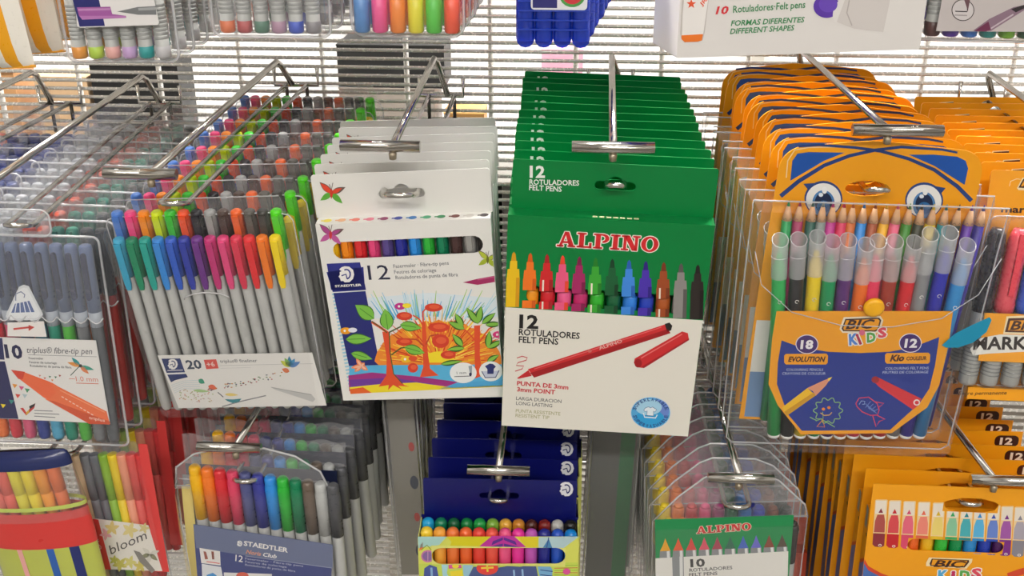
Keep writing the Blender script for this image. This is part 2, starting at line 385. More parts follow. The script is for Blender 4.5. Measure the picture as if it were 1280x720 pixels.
# ------------------------------------------------------------------ hooks
def hook(label, x, y, z, xb, zb, dz=27.0, gap=6.0, bar=46.0, price=True, xu=None, barx=None, xub=None, group='chrome display hooks'):
    """double-wire prong from the grid (xb, 0, zb) to its front loop (x, y, z); a single wire above carries the price bar"""
    o = empty('display_hook', (xb, 0, zb, 0, 0, 0)); tag(o, label, 'hook', group)
    C_ = CHROME(); rel = lambda p: (p[0] - xb, p[1], p[2] - zb)
    g = Geo(); yf = y - 9
    pts = [(xb - gap, -3, zb + 2), (x - gap, yf + 6, z + 2)]
    for i in range(7): t = R(180 + 180 * i / 6); pts.append((x + gap * math.cos(t), yf + 2 + gap * math.sin(t), z + 2 + 2.2 * (-math.sin(t))))
    pts += [(x + gap, yf + 6, z + 2), (xb + gap, -3, zb + 2)]
    g.tube([rel(p) for p in pts], 1.7, C_, 8); g.build('prong', o)
    g = Geo(); g.tube([rel(p) for p in [(xb - 17, -3.2, zb + 16), (xb - 17, -3.2, zb + 2), (xb + 17, -3.2, zb + 2), (xb + 17, -3.2, zb + 16)]], 1.7, C_, 8); g.build('wall_bracket', o)
    g = Geo()
    for s_ in (-1, 1): g.tube([rel(p) for p in [(xb + s_ * gap, -3.2, zb + 2), (xb + s_ * gap, -3.2, zb - 22)]], 1.5, M('#55524d', .3, .9), 6)
    g.build('support_leg', o)
    if price:
        xu = x if xu is None else xu; xub = xb if xub is None else xub
        g = Geo(); yb = yf - 4
        g.tube([rel(p) for p in [(xub + 9, -4, zb + 2), (xub + 1.5, -6, zb + dz - 4), (xub, -12, zb + dz), (xu, yb, z + dz)]], 2.3, C_, 8); g.build('price_wire', o)
        bx = xu if barx is None else barx
        g = Geo(); pr = [(-bar / 2, 3.3), (bar / 2, 3.3)]
        # half-round price bar with a flat grooved face
        n = 10; rows = []
        for sx in (-bar / 2, bar / 2):
            rows.append(g.add([rel((bx + sx, yb - 1.5 + 3.4 * math.cos(2 * math.pi * k / n), z + dz + 3.4 * math.sin(2 * math.pi * k / n))) for k in range(n)]))
        for k in range(n): g.face([rows[0] + k, rows[0] + (k + 1) % n, rows[1] + (k + 1) % n, rows[1] + k], C_, True)
        g.face([rows[0] + k for k in range(n)], C_); g.face([rows[1] + k for k in range(n)][::-1], C_)
        g.tube([rel((bx - bar / 2, yb - 4.6, z + dz + .4)), rel((bx + bar / 2, yb - 4.6, z + dz + .4))], .8, M('#8f8a80', .3, .9), 6)
        g.build('price_bar', o)
        g = Geo(); c = rel((xu, yb - 2, z + dz - 5.5)); g.lathe([(c[2] - 2.6, .5), (c[2] - 2.0, 2.1), (c[2] + 1.5, 2.4), (c[2] + 2.6, 1.0)], M('#a79b86', .35, .8), c[0], c[1], 10); g.build('knob', o)
    return o
PO = dict(
    ALP=(22.9, -240, 1296.1, 5, 2.0, 0), STA=(-103.0, -231, 1286.0, 4, -3.5, 0), KID=(171.3, -235, 1295.4, 6, .5, 0),
    FIN=(-237.7, -235, 1277.2, 8, -3, 0), FIB=(-334.9, -235, 1261.2, -1, 0, -1), NAV=(-46.7, -220, 1067.5, 0, .3, 2),
    TEN=(110.2, -230, 1076.8, 1, -1, 0), ORA=(258.1, -230, 1084.6, 0, -1.5, -3), NOR=(-214.4, -230, 1084.1, 1, 1, 0),
    MRK=(300.0, -207, 1290.0, -8, 0, -2))
hook('chrome hook holding the green cartons at the centre', 22.9, -240, 1296, 25, 1296, 27, 5, 46, xu=20.5)
hook('chrome hook holding the white cartons with trees', -103, -231, 1286, -106, 1287, 33, 10, 46, xu=-105, barx=-112, xub=-110)
hook('chrome hook holding the orange pouches with big eyes', 171.3, -235, 1295, 166, 1292, 39, 6, 49, xu=171, barx=176, xub=164)
hook('chrome hook holding the pouches of twenty slim pens', -237.7, -235, 1279, -220, 1294, 22, 8, 43, xu=-247, barx=-253, xub=-232)
hook('chrome hook holding the clear boxes of ten fibre pens', -334.9, -235, 1263, -331, 1278, 25, 8, 46, xu=-353, barx=-364, xub=-340)
hook('chrome hook at the far left edge above the dark-capped packs', -432, -235, 1272, -412, 1277, 28, 8, 46, xu=-440, xub=-428)
hook('chrome hook holding the orange marker cards at the right edge', 300, -207, 1290, 306, 1290, 24, 6, 46)
hook('chrome hook holding the navy cartons', -46.7, -220, 1067.5, -46, 1068, 29, 6, 41, xu=-46)
hook('chrome hook holding the lower clear pouches with green labels', 110.2, -230, 1077, 104, 1077, 26, 8, 42, xu=109, barx=110)
hook('chrome hook holding the lower orange cartons', 258.1, -230, 1084.6, 240, 1085, 23, 7, 46, xu=268, barx=276, xub=248)
hook('chrome hook holding the clear pouches with navy labels', -214.4, -230, 1084, -210, 1086, 30, 8, 42, xu=-217, barx=-221)

# ------------------------------------------------------------------ pens that many packs share
_ME = {}
def cached(key, fn):
    if key not in _ME: _ME[key] = fn()
    return _ME[key]
def felt_body(col, L, r, plug='#f2f0ec'):
    def f():
        g = Geo(); m = M(col, .35)
        g.lathe([(-L, r * .8), (-L + 1, r * .95), (-L + 3.5, r)], M(plug, .4), seg=14); g.lathe([(-L + 3.5, r), (-8, r), (-5, r * .8), (-1, r * .55), (0, r * .3)], m, seg=14); return g.mesh('felt_pen')
    return cached(('felt', col, L, r, plug), f)
def cap_body(col, L, r, clip=True):
    """cap in the pen colour, with a clip down its front"""
    def f():
        g = Geo(); m = M(col, .3)
        g.lathe([(0, r * .72), (-1, r * .95), (-3, r), (-L, r * 1.02), (-L - .2, r * .8)][::-1], m, seg=12)
        if clip: g.plate([(-1.3, -1), (1.3, -1), (1.3, -L * .95), (0, -L * 1.12), (-1.3, -L * .95)], -r - 1.5, -r + .4, m)
        return g.mesh('cap')
    return cached(('cap', col, L, r, clip), f)
def barrel(col, z0, z1, r, tip=None):
    def f():
        g = Geo(); m = M(col, .38, .25 if col in GREYS else 0.0)
        pr = [(z1, r * .75), (z1 + 1.2, r)] + [(z1 + (z0 - z1) * t, r) for t in (.3, .6, .9)] + [(z0, r * .9)]
        g.lathe(pr, m, seg=10)
        if tip: g.lathe([(z1 - 1.5, r * .6), (z1 + 7, r * 1.03)], M(tip, .35), seg=10)
        return g.mesh('pen')
    return cached(('barrel', col, z0, z1, r, tip), f)
GREYS = ('#9a9b98', '#8b8d8b', '#b4b5b1', '#75777a')
# ================================================================== green felt-pen cartons (centre)
def side_edges(g, x0, x1, y0, y1, z0, z1, m): g.box(x0, x1, y0, y1, z0, z1, m)
def carton_shell(x0, x1, z0, z1, t, m, window, inner='#1a1512', floor_mat=None):
    """folded card box with an open die-cut window in its front"""
    g = Geo()
    outer = [(x0, z0), (x1, z0), (x1, z1), (x0, z1)]
    g.plate(outer, -t, -t + .5, m, [window] if window else [])
    g.box(x0, x1, -.5, 0, z0, z1, m)
    g.box(x0, x0 + .5, -t + .5, -.5, z0, z1, m); g.box(x1 - .5, x1, -t + .5, -.5, z0, z1, m)
    g.box(x0 + .5, x1 - .5, -t + .5, -.5, z0, z0 + .5, m); g.box(x0 + .5, x1 - .5, -t + .5, -.5, z1 - .5, z1, m)
    return g
def header_plate(x0, x1, z0, z1, m, r=2.0, hole=None, cx=0.0):
    g = Geo(); out = [(x0, z0), (x1, z0)] + rrect(x0, x1, z0, z1, r)[:12]
    g.plate(out, -.6, 0, m, [hole or euro()]); return g
GREEN = M('#007c3a', .34, spec=.35)
def alpino():
    po = PO['ALP']; t = 11.0; root = empty('felt_pen_carton', po)
    zb = -166; zt = -17
    a = Art(-t, po); c2 = lambda x, y: a.at(610, 300, 2.77) and (x, y)
    win = []
    a.at(610, 300, 2.77)
    wl = a.q((132, 190)); wr = a.q((676, 225)); hh = 6.3
    for i in range(9): th = R(-90 + 180 * i / 8); win.append((wr[0] - hh + hh * math.cos(th), (wr[1]) + hh * math.sin(th)))
    for i in range(9): th = R(90 + 180 * i / 8); win.append((wl[0] + hh + hh * math.cos(th), (wl[1]) + hh * math.sin(th)))
    g = carton_shell(-61, 58.5, zb, zt, t, GREEN, win); g.build('carton', root)
    h = header_plate(-59.5, 58.2, zt, 13.6, GREEN, 1.5, euro(12, 2.6, 4.5, 0)); h.build('hanging_header', root)
    # header print
    b = Art(-.6, po, 610, 70, 2.88)
    b.text('12', (150, 436), (205, 437), 42, '#f2f4ee', bold=.035)
    b.text('ROTULADORES', (149, 462), (328, 466), 19, '#f2f4ee', bold=.02)
    b.text('FELT PENS', (148, 482), (265, 488), 19, '#f2f4ee', bold=.02)
    b.build('header_print', root)
    # box front: lower white panel, printed pens, logo
    a.at(610, 300, 2.77)
    lo = a.q((55, 232)); ro = a.q((742, 278))
    a.p([(-60.9, lo[1]), (58.4, ro[1]), (58.4, zb + .1), (-60.9, zb + .1)], '#eae6da', 1, raw=True)
    lw = a.q((380, 150))[1]
    cols = [('#f0c419', '#d99b10', 93), ('#f2781e', '#d55a10', 150), ('#d32428', '#a5161c', 208), ('#ee5a86', '#e8452c', 262), ('#a82463', '#7e1648', 320), ('#3aa832', '#1d7a1e', 376),
            ('#0e5a30', '#083b1f', 434), ('#3f8ae0', '#2560b8', 492), ('#4a2fae', '#2c1a80', 550), ('#a04a20', '#74300f', 612), ('#8f8b88', '#5b5856', 672), ('#28201d', '#120c0a', 730)]
    for i, (c, d, x) in enumerate(cols):
        y0 = 40 + 44 * i / 11.0; yb_ = 229 + (x - 55) * 46 / 687
        bx = lambda u, y: (x - 3 - (y - y0) * .03 + u, y)
        a.p([bx(-6, y0 + 8), bx(0, y0), bx(6, y0 + 8), bx(9, y0 + 32), bx(-9, y0 + 32)], d, 2)
        a.p([bx(-12, y0 + 32), bx(12, y0 + 32), bx(13, y0 + 60), bx(-13, y0 + 60)], c, 2)
        a.p([bx(-20, y0 + 60), bx(20, y0 + 60), bx(22, y0 + 90), bx(-22, y0 + 90)], c, 2)
        def seg(ya, yb2, l=2):
            a.p([bx(-23, ya), bx(23, ya), bx(23, yb2), bx(-23, yb2)], c, l); a.p([bx(10, ya), bx(23, ya), bx(23, yb2), bx(10, yb2)], d, l + 1); a.p([bx(-14, ya), bx(-8, ya), bx(-8, yb2), bx(-14, yb2)], '#f3e8d8' if i in (2, 5, 9) else c, l + 1)
        wy0 = 190 + (x - 132) * 35 / 544
        inside = 132 + 14 < x < 676 - 6
        if inside: seg(y0 + 90, wy0 - 17.8); seg(wy0 + 17.8, yb_)
        else: seg(y0 + 90, yb_)
    a.at(610, 70, 2.88)
    slab_word(a, 'ALPINO', (247, 684), (612, 706), 54, '#d8262c', '#f7f1e4', 6, .55)
    a.at(610, 300, 2.77)
    a.text('12', (108, 303), (174, 306), 46, '#1c1a19', 3, .035)
    a.text('ROTULADORES', (106, 328), (317, 342), 22, '#1c1a19', 3, .022)
    a.text('FELT PENS', (106, 354), (243, 362), 22, '#1c1a19', 3, .022)
    # big printed red pen and its cap
    a.p([(100, 478), (140, 450), (152, 470), (106, 480)], '#c4242a', 3)
    a.p([(138, 447), (612, 292), (632, 322), (160, 476)], '#cf2a2e', 3); a.p([(146, 460), (622, 308), (632, 322), (160, 476)], '#a3171d', 4)
    a.line([(160, 446), (600, 301)], 3, '#e9696a', 5)
    a.p([(612, 290), (628, 285), (638, 296), (634, 312), (620, 318)], '#1d1a1a', 4)
    a.p([(508, 410), (672, 316), (692, 322), (696, 346), (540, 443), (515, 440), (505, 425)], '#cf2a2e', 3); a.p([(530, 440), (696, 340), (696, 346), (540, 443)], '#a3171d', 4)
    a.ell((520, 426), 13, 15, '#a3171d', 4); a.line([(530, 408), (672, 325)], 4, '#ea7471', 5)
    a.ell((352, 384), 7, 5, '#d9766f', 5); a.text('ALPINO', (386, 380), (466, 353), 12, '#e9b5ac', 6, .02)
    a.line([(100, 408), (118, 402), (136, 407), (132, 416), (104, 424), (98, 434), (124, 436), (118, 446), (94, 454)], 3, '#c4333a', 3)
    a.text('PUNTA DE 3mm', (100, 502), (278, 517), 15, '#c8313a', 3, .03); a.text('3mm POINT', (100, 523), (232, 534), 15, '#c8313a', 3, .03)
    a.text('LARGA DURACION', (97, 553), (254, 564), 12, '#6a6a66', 3, .012); a.text('LONG LASTING', (97, 570), (222, 579), 12, '#6a6a66', 3, .012)
    a.text('PUNTA RESISTENTE', (96, 596), (250, 607), 12, '#b3b083', 3, .012); a.text('RESISTENT TIP', (95, 612), (212, 620), 12, '#b3b083', 3, .012)
    # round blue wash badge
    a.ell((563, 598), 69, 55, '#bcdcf0', 3, 36); a.ell((563, 598), 67, 53, '#5aaee0', 4, 36); a.ell((585, 590), 42, 38, '#6f8ed6', 5, 30); a.ell((560, 618), 50, 32, '#2ea2dc', 5.5, 30); a.ell((556, 578), 46, 28, '#a8d6ee', 6, 30)
    for word, r0, a0, a1, up in (('SUPERLAVABLE', 42, 200, 340, 1), ('SUPERWASHABLE', 50, 165, 15, 0)):
        for i, ch in enumerate(word):
            th = R(a0 + (a1 - a0) * i / (len(word) - 1)); x, y = 563 + r0 * 1.25 * math.cos(th), 598 + r0 * math.sin(th)
            tx, ty = -math.sin(th), math.cos(th)
            if not up: tx, ty = -tx, -ty
            a.text(ch, (x - 4.5 * tx, y - 4.5 * ty), (x + 4.5 * tx, y + 4.5 * ty), 11, '#27508f', 8, .03)
    a.p([(545, 580), (556, 576), (562, 580), (570, 577), (584, 586), (578, 594), (573, 591), (573, 608), (550, 606), (551, 590), (545, 593), (539, 588)], '#e8f2f8', 8)
    a.line([(538, 598), (542, 612), (580, 615), (586, 604)], 4, '#e8f2f8', 8)
    a.line([(545, 580), (556, 576), (562, 580), (570, 577), (584, 586), (578, 594), (573, 591), (573, 608), (550, 606), (551, 590), (545, 593), (539, 588)], 1.6, '#27508f', 9, closed=True)
    # logo on the folded top
    a.build('front_print', root)
    u = Geo()
    for k in range(7): u.box(-12 + 4 * k, -9.2 + 4 * k, -8.5, -6.4, zt, zt + .06, M('#d9cfa6', .4))
    u.build('top_print', root)
    # the real pens inside, seen through the slot
    for i, c in enumerate(['#f0b51a', '#f39a1c', '#cf1f2b', '#ee5f93', '#c42a6d', '#2fae2c', '#0c5a33', '#2f7fdc', '#2440b8', '#b0561f', '#8a8784', '#26201d']):
        x = -55.5 + 9.95 * i
        def f(c=c):
            g = Geo(); g.lathe([(-60, 3.6), (-10, 4.3), (0, 4.4), (18, 4.4), (20, 3.2)], M(c, .3), seg=12); return g.mesh('pen')
        link(cached(('alp', c), f), 'pen', root, (x, -5.6, win[4][1] + 1 - 18 + (wl[1] - wr[1]) * (1 - i / 11.0)))
    return root
AL = alpino()
stack(AL, 'felt-pen carton', 'green felt-pen cartons on the centre hook', 'frontmost green felt-pen carton with red logo, white lower panel and printed red pen',
      'green felt-pen carton, %s in the centre stack', run(PO['ALP'], 13, -14, 19, 1297, .9, .8, 1.2, lean=4), skip=('pen', 'front_print', 'top_print'))

# ================================================================== white cartons with a tree picture
WHITE = M('#eceae4', .36)
def mars(a, cx, cy, s_, col, dark, l=4):
    """small helmeted-head emblem"""
    pts = [(-.10, -.5), (.18, -.48), (.42, -.28), (.5, .02), (.42, .3), (.2, .5), (-.1, .52), (-.2, .42), (-.34, .44), (-.4, .26), (-.5, .14), (-.4, .04), (-.42, -.12), (-.3, -.2), (-.45, -.3), (-.3, -.44)]
    a.p([(cx + x * s_, cy + y * s_) for x, y in pts], col, l)
    arc = [(cx + s_ * .25 * math.cos(R(t)), cy + s_ * .3 * math.sin(R(t))) for t in range(-120, 100, 20)]
    a.line(arc, s_ * .09, dark, l + 1); a.line([(cx - .3 * s_, cy + .1 * s_), (cx - .02 * s_, cy + .0 * s_), (cx + .06 * s_, cy + .3 * s_)], s_ * .08, dark, l + 1)
def butterfly(a, cx, cy, s_, c1, c2, body, l=3, out='#6b5a52'):
    a.leaf((cx, cy), (cx - s_ * .8, cy - s_ * .75), s_ * .42, out, l); a.leaf((cx - 1, cy), (cx - s_ * .74, cy - s_ * .68), s_ * .34, c1, l + 1)
    a.leaf((cx, cy), (cx + s_ * .95, cy - s_ * .4), s_ * .4, out, l); a.leaf((cx, cy), (cx + s_ * .72, cy - s_ * .33), s_ * .28, c1, l + 1)
    a.leaf((cx, cy), (cx - s_ * .75, cy + s_ * .5), s_ * .4, c2, l); a.leaf((cx, cy), (cx + s_ * .75, cy + s_ * .7), s_ * .4, c2, l)
    a.leaf((cx, cy - s_ * .3), (cx, cy + s_ * .4), s_ * .22, body, l + 2)
    a.line([(cx, cy - s_ * .2), (cx + s_ * .1, cy - s_ * .7)], s_ * .04, out, l + 1); a.line([(cx, cy - s_ * .2), (cx - s_ * .15, cy - s_ * .6)], s_ * .04, out, l + 1)
def trees_box():
    po = PO['STA']; t = 10.0; root = empty('tree_picture_carton', po); a = Art(-t, po, 385, 210, 5.12)
    L0 = [a.q(p) for p in ((90, 350), (1195, 255))]
    x0, x1 = -52.5, 52.5; zt = -14.0; zb = -139.0
    win = []; wl = a.q((160, 531)); wr = a.q((1120, 487)); hh = (a.q((640, 450))[1] - a.q((640, 560))[1]) / 2
    for i in range(9): th = R(-90 + 180 * i / 8); win.append((wr[0] - hh + hh * math.cos(th), wr[1] + hh * math.sin(th)))
    for i in range(9): th = R(90 + 180 * i / 8); win.append((wl[0] + hh + hh * math.cos(th), wl[1] + hh * math.sin(th)))
    carton_shell(x0, x1, zb, zt, t, WHITE, win).build('carton', root)
    header_plate(-53.5, 53.5, zt, 13.8, WHITE, 2.0, euro(14, 3.0, 4.8, 0)).build('hanging_header', root)
    b = Art(-.6, po, 385, 210, 5.12); butterfly(b, 150, 160, 95, '#e0472e', '#5fae3c', '#d13a2a'); b.build('header_print', root)
    u = Geo()                                                           # row of coloured marks along the folded top
    for i, c in enumerate(['#f4e04a', '#f2b98a', '#ee7d6b', '#ee7f96', '#8e1f5a', '#2c3f9e', '#2d7ac0', '#3fae78', '#1f8a4e', '#6e2f28', '#d8d4cc', '#3a3033']):
        xx = -46 + 8.6 * i; n = u.add([(xx + 2.6 * math.cos(k * math.pi / 6), -5 + 2.4 * math.sin(k * math.pi / 6), zt + .06) for k in range(12)]); u.face(list(range(n, n + 12)), M(c, .4))
        u.box(xx - 4, xx - 2, -5.8, -4.2, zt + .01, zt + .06, M(c, .4))
    u.build('top_print', root)
    butterfly(a, 145, 425, 90, '#b04a8c', '#c05a9c', '#c8323a'); butterfly(a, 1150, 583, 78, '#b8c43a', '#a5b52e', '#6f7424')
    for i, c in enumerate(['#f0c419', '#f28a1a', '#da2f33', '#e0447a', '#5a4a8c', '#2a2f96', '#2f8ee0', '#2fae3a', '#0e7a54', '#4a3230', '#9a9894', '#2a2624']):
        def f(c=c):
            g = Geo(); m = M(c, .3); g.lathe([(-22, 3.8), (10, 3.8), (12, 2.5)], m, seg=12)
            g.plate([(-1.6, 9), (1.6, 9), (1.6, -2), (1.0, -3.5), (-1.0, -3.5), (-1.6, -2)], -5.0, -3.4, m); return g.mesh('pen')
        xx = wl[0] + (wr[0] - wl[0]) * (i - .1) / 10.9
        link(cached(('sta', c), f), 'pen', root, (xx, -4.6, wl[1] + (wr[1] - wl[1]) * i / 11 - 1))
    a.p([(120, 612), (333, 603), (372, 780), (148, 780)], '#2b3186', 2)
    a.at(400, 340, 4.646)
    a.p([(38, 0), (252, -30), (262, 104), (74, 116)], '#2b3186', 2)
    a.p([(78, 122), (264, 110), (348, 540), (168, 545)], '#252b74', 2)
    a.text('STAEDTLER', (88, 88), (242, 80), 13, '#f4f2ee', 4, .03)
    mars(a, 153, 12, 92, '#f4f2ee', '#2b3186', 3)
    a.at(385, 210, 5.12)
    a.text('12', (390, 715), (527, 712), 96, '#2a2c44', 3, .0)
    for s_, p0, p1 in (('Fasermaler · Fibre-tip pens', (548, 640), (902, 618)), ('Feutres de coloriage', (553, 676), (822, 664)), ('Rotuladores de punta de fibra', (562, 712), (960, 692))): a.text(s_, p0, p1, 24, '#77787c', 3, .004)
    a.at(400, 340, 4.646)
    # sky strokes, sun rays, sea, meadow
    rnd = random.Random(5)
    a.p([(275, 150), (640, 120), (1060, 150), (1064, 260), (290, 270)], '#dfeaf0', 2)
    for i in range(70):
        x = 270 + 790 * rnd.random(); h = 60 + 100 * rnd.random(); yb_ = 250 + 30 * rnd.random()
        a.line([(620 + (x - 620) * .75, yb_), (x, yb_ - h)], 10, rnd.choice(['#8fcbe6', '#5fb4dc', '#b9dff0', '#a8d070', '#57a8d8', '#cfe6ee', '#7cc0a0']), 2.3 + .01 * i, taper=3)
    fan = [(690 + 375 * math.cos(R(t)) * (1 if t < 270 else .99), 545 + (255 + 14 * ((t // 6) % 2)) * math.sin(R(t))) for t in range(186, 355, 6)]
    a.p([(345, 545)] + fan + [(1062, 545)], '#ee8c30', 3.2)
    for i in range(230):
        th = R(184 + 172 * rnd.random()); r0 = 40 + 215 * rnd.random(); r1 = r0 + 45 + 60 * rnd.random()
        p0 = (690 + 1.28 * r0 * math.cos(th), 530 + r0 * math.sin(th)); p1 = (690 + 1.28 * r1 * math.cos(th), 530 + r1 * math.sin(th))
        if 330 < p1[0] < 1056 and 300 < p0[0] < 1055 and p1[1] > 205: a.line([p0, p1], 7, rnd.choice(['#e24a22', '#f6c02a', '#d8341e', '#f09a24', '#ffe04a', '#c8401c', '#e8742a', '#f8d860']), 3.3 + .006 * i, taper=3)
    a.ell((690, 525), 95, 65, '#f6dc2e', 5, 20, 0, 180, 360)
    a.p([(170, 545), (345, 540), (1062, 535), (1064, 640), (170, 660)], '#58b2dc', 5.1)
    a.p([(165, 600), (300, 582), (560, 605), (820, 640), (800, 668), (500, 660), (170, 690)], '#a0307e', 5.2)
    a.p([(170, 625), (420, 612), (660, 650), (640, 672), (180, 680)], '#6e3a98', 5.25)
    a.p([(172, 668), (350, 650), (560, 640), (760, 668), (1064, 655), (1064, 664), (178, 706)], '#f2dc2e', 5.3)
    a.p([(172, 680), (250, 668), (300, 700), (178, 707)], '#e8662a', 5.35)
    a.p([(800, 640), (1064, 625), (1064, 662), (700, 676)], '#4fa6d6', 5.3)
    TR = '#e0502c'; TRD = '#4a5a28'
    a.p([(362, 345), (405, 350), (412, 480), (425, 590), (490, 655), (520, 665), (455, 660), (480, 684), (425, 655), (395, 685), (400, 655), (340, 665), (385, 600), (388, 500)], TR, 6)
    a.line([(402, 345), (408, 470), (428, 590), (480, 648)], 7, TRD, 6.5, taper=5)
    a.line([(395, 352), (350, 320), (300, 288)], 14, TR, 6.1); a.line([(300, 285), (350, 318), (390, 352)], 6, TRD, 6.5)
    a.line([(400, 350), (470, 315)], 8, TRD, 6.5); a.line([(415, 480), (470, 440), (510, 435)], 8, TRD, 6.5)
    for p0, p1, wd in (((315, 270), (205, 190), 78), ((395, 335), (378, 212), 74), ((465, 305), (590, 325), 52), ((490, 435), (610, 470), 52), ((150, 390), (300, 385), 58), ((180, 470), (305, 505), 46)):
        a.leaf(p0, p1, wd + 8, '#3a6a22', 6.6); a.leaf(p0, p1, wd - 4, '#7cc048', 6.7); a.line([p0, ((p0[0] + 3 * p1[0]) / 4, (p0[1] + 3 * p1[1]) / 4)], 4, '#4a8a2c', 6.8)
    a.p([(590, 290), (612, 290), (628, 480), (640, 560), (690, 600), (580, 610), (600, 550), (596, 420)], TR, 6.2)
    a.line([(600, 300), (598, 230), (625, 200), (700, 195)], 9, TR, 6.3); a.line([(600, 310), (575, 270), (540, 250)], 8, TR, 6.3); a.line([(605, 430), (560, 390), (450, 385)], 8, '#c2452a', 6.3); a.line([(615, 420), (640, 370), (690, 360)], 8, '#c2452a', 6.3)
    for cx, cy, rx, ry in ((660, 205, 52, 24), (490, 255, 46, 24), (690, 320, 62, 28), (490, 405, 48, 22), (700, 400, 50, 40), (540, 555, 30, 28), (745, 480, 44, 24)): a.ell((cx, cy), rx, ry, '#d8402a', 6.4); a.ell((cx + 4, cy - 4), rx * .6, ry * .5, '#e8603a', 6.45)
    a.p([(895, 310), (930, 308), (928, 480), (945, 600), (880, 625), (900, 560)], TR, 6.2); a.line([(915, 420), (980, 330), (1050, 300)], 8, TR, 6.3); a.line([(905, 400), (850, 340), (760, 300)], 8, TR, 6.3)
    for p0, p1, wd in (((920, 300), (850, 205), 34), ((915, 300), (938, 195), 36), ((940, 300), (1020, 235), 30), ((960, 305), (1062, 300), 26), ((840, 330), (745, 288), 34), ((830, 320), (785, 238), 34), ((830, 430), (768, 358), 34), ((840, 440), (735, 450), 26), ((975, 440), (985, 340), 34), ((975, 440), (1062, 395), 28), ((700, 535), (830, 515), 22), ((970, 520), (1040, 480), 26)):
        a.leaf(p0, p1, wd + 10, '#2f5a1e', 6.6); a.leaf(p0, p1, wd - 6, '#86c048', 6.7)
    for cx, cy, c, d in ((465, 198, '#c2318c', '#f4dd3a'), (150, 340, '#f2a21e', '#e8e8f4'), (500, 505, '#f2c02a', '#e0502c'), (1035, 362, '#d8327c', '#f07a9c')):
        a.ell((cx, cy), 32, 20, c, 7); a.ell((cx + 40, cy - 4), 26, 14, d, 7.1); a.ell((cx - 6, cy), 7, 7, '#f4f2ee', 7.2)
    for dx, dy in ((-60, 10), (-30, -45), (40, 25), (20, -20), (-40, 34)): a.leaf((240, 545), (240 + dx, 545 + dy), 26, '#f08a5c', 7); a.leaf((240, 545), (240 + dx * .8, 545 + dy * .8), 12, '#f6c0a0', 7.1)
    for k in range(28): a.line([(70 + k * 3.6, 130 + k * 20), (92 + k * 3.6, 126 + k * 20)], 10, '#9fcfe2', 1.5)
    a.p([(830, 60), (910, 40), (1050, 20), (1056, 56), (915, 74)], '#a82a62', 3); a.line([(915, 44), (1050, 25)], 6, '#c85a86', 4)
    a.ell((832, 584), 78, 60, '#eef0ee', 7.4, 28); a.ell((992, 575), 68, 58, '#eef0ee', 7.4, 28); a.text('1 mm', (795, 592), (850, 590), 16, '#55565a', 8); a.line([(780, 606), (880, 602)], 4, '#44464e', 8); a.p([(862, 545), (884, 540), (882, 592), (872, 592)], '#9aa4ac', 8); a.ell((874, 592), 8, 10, '#2b3150', 8.1)
    a.p([(940, 575), (1040, 572), (1020, 610), (960, 612)], '#c9cfe0', 8); a.line([(940, 575), (960, 612), (1020, 610), (1040, 570)], 5, '#2b3570', 8.2)
    a.p([(958, 545), (985, 530), (1005, 532), (1022, 548), (1010, 560), (1008, 590), (972, 590), (972, 562)], '#2b3570', 8.3)
    # the picture stays on the carton's face: nothing printed past its edges
    for i, v in enumerate(a.v): a.v[i] = (min(max(v[0], x0 + .2), x1 - .2), v[1], max(v[2], zb + .2))
    a.build('front_print', root)
    return root
TRB = trees_box()
stack(TRB, 'felt-pen carton', 'white tree-picture cartons', 'frontmost white pen carton with colourful printed trees and slot showing twelve pens',
      'white pen carton with butterfly on its header, %s in its stack', run(PO['STA'], 7, -118, -108, 1287, .8, .8, 1.5, lean=2), skip=('pen', 'top_print', 'front_print'))
# ================================================================== orange pouches with a big-eyed card (right)
ORANGE = M('#f4a417', .34)
def crect(x0, x1, z0, z1): return [(x0, z0), (x1, z0), (x1, z1), (x0, z1)]
def shell(outline, t, mat, seam=None, sr=.5, y0=0.0):
    """thin-walled clear pouch: front and back sheets joined round the rim; y from y0-t to y0"""
    g = Geo(); a = y0 - t; n = len(outline); cx = sum(p[0] for p in outline) / n; cz = sum(p[1] for p in outline) / n
    ins = [(cx + (x - cx) * .965, cz + (z - cz) * .975) for x, z in outline]
    ar = sum(outline[i][0] * outline[(i + 1) % n][1] - outline[(i + 1) % n][0] * outline[i][1] for i in range(n))
    if ar < 0: outline = outline[::-1]; ins = ins[::-1]
    f = g.add([(x, a, z) for x, z in ins]); r = g.add([(x, y0 - .35 * t, z) for x, z in outline]); b = g.add([(x, y0, z) for x, z in ins])
    g.face([f + i for i in range(n)], mat); g.face([b + i for i in reversed(range(n))], mat)
    for i in range(n):
        j = (i + 1) % n
        g.face([f + j, f + i, r + i, r + j], mat, False); g.face([r + j, r + i, b + i, b + j], mat, False)
    if seam: g.tube([(x, y0 - .35 * t, z) for x, z in outline], sr, seam, 5, closed=True)
    return g
CLEAR = FILM(.018, bump=.5, scale=45, gain=.95); CLEARH = FILM(.07, bump=.7, scale=70, gain=1.4); FROST = FILM(.36, hazecol='#eef0f2', rough=.25, bump=.1, gain=1.0); SEAM = FILM(.42, hazecol='#f2f2f4', rough=.12, bump=.2, gain=1.6)
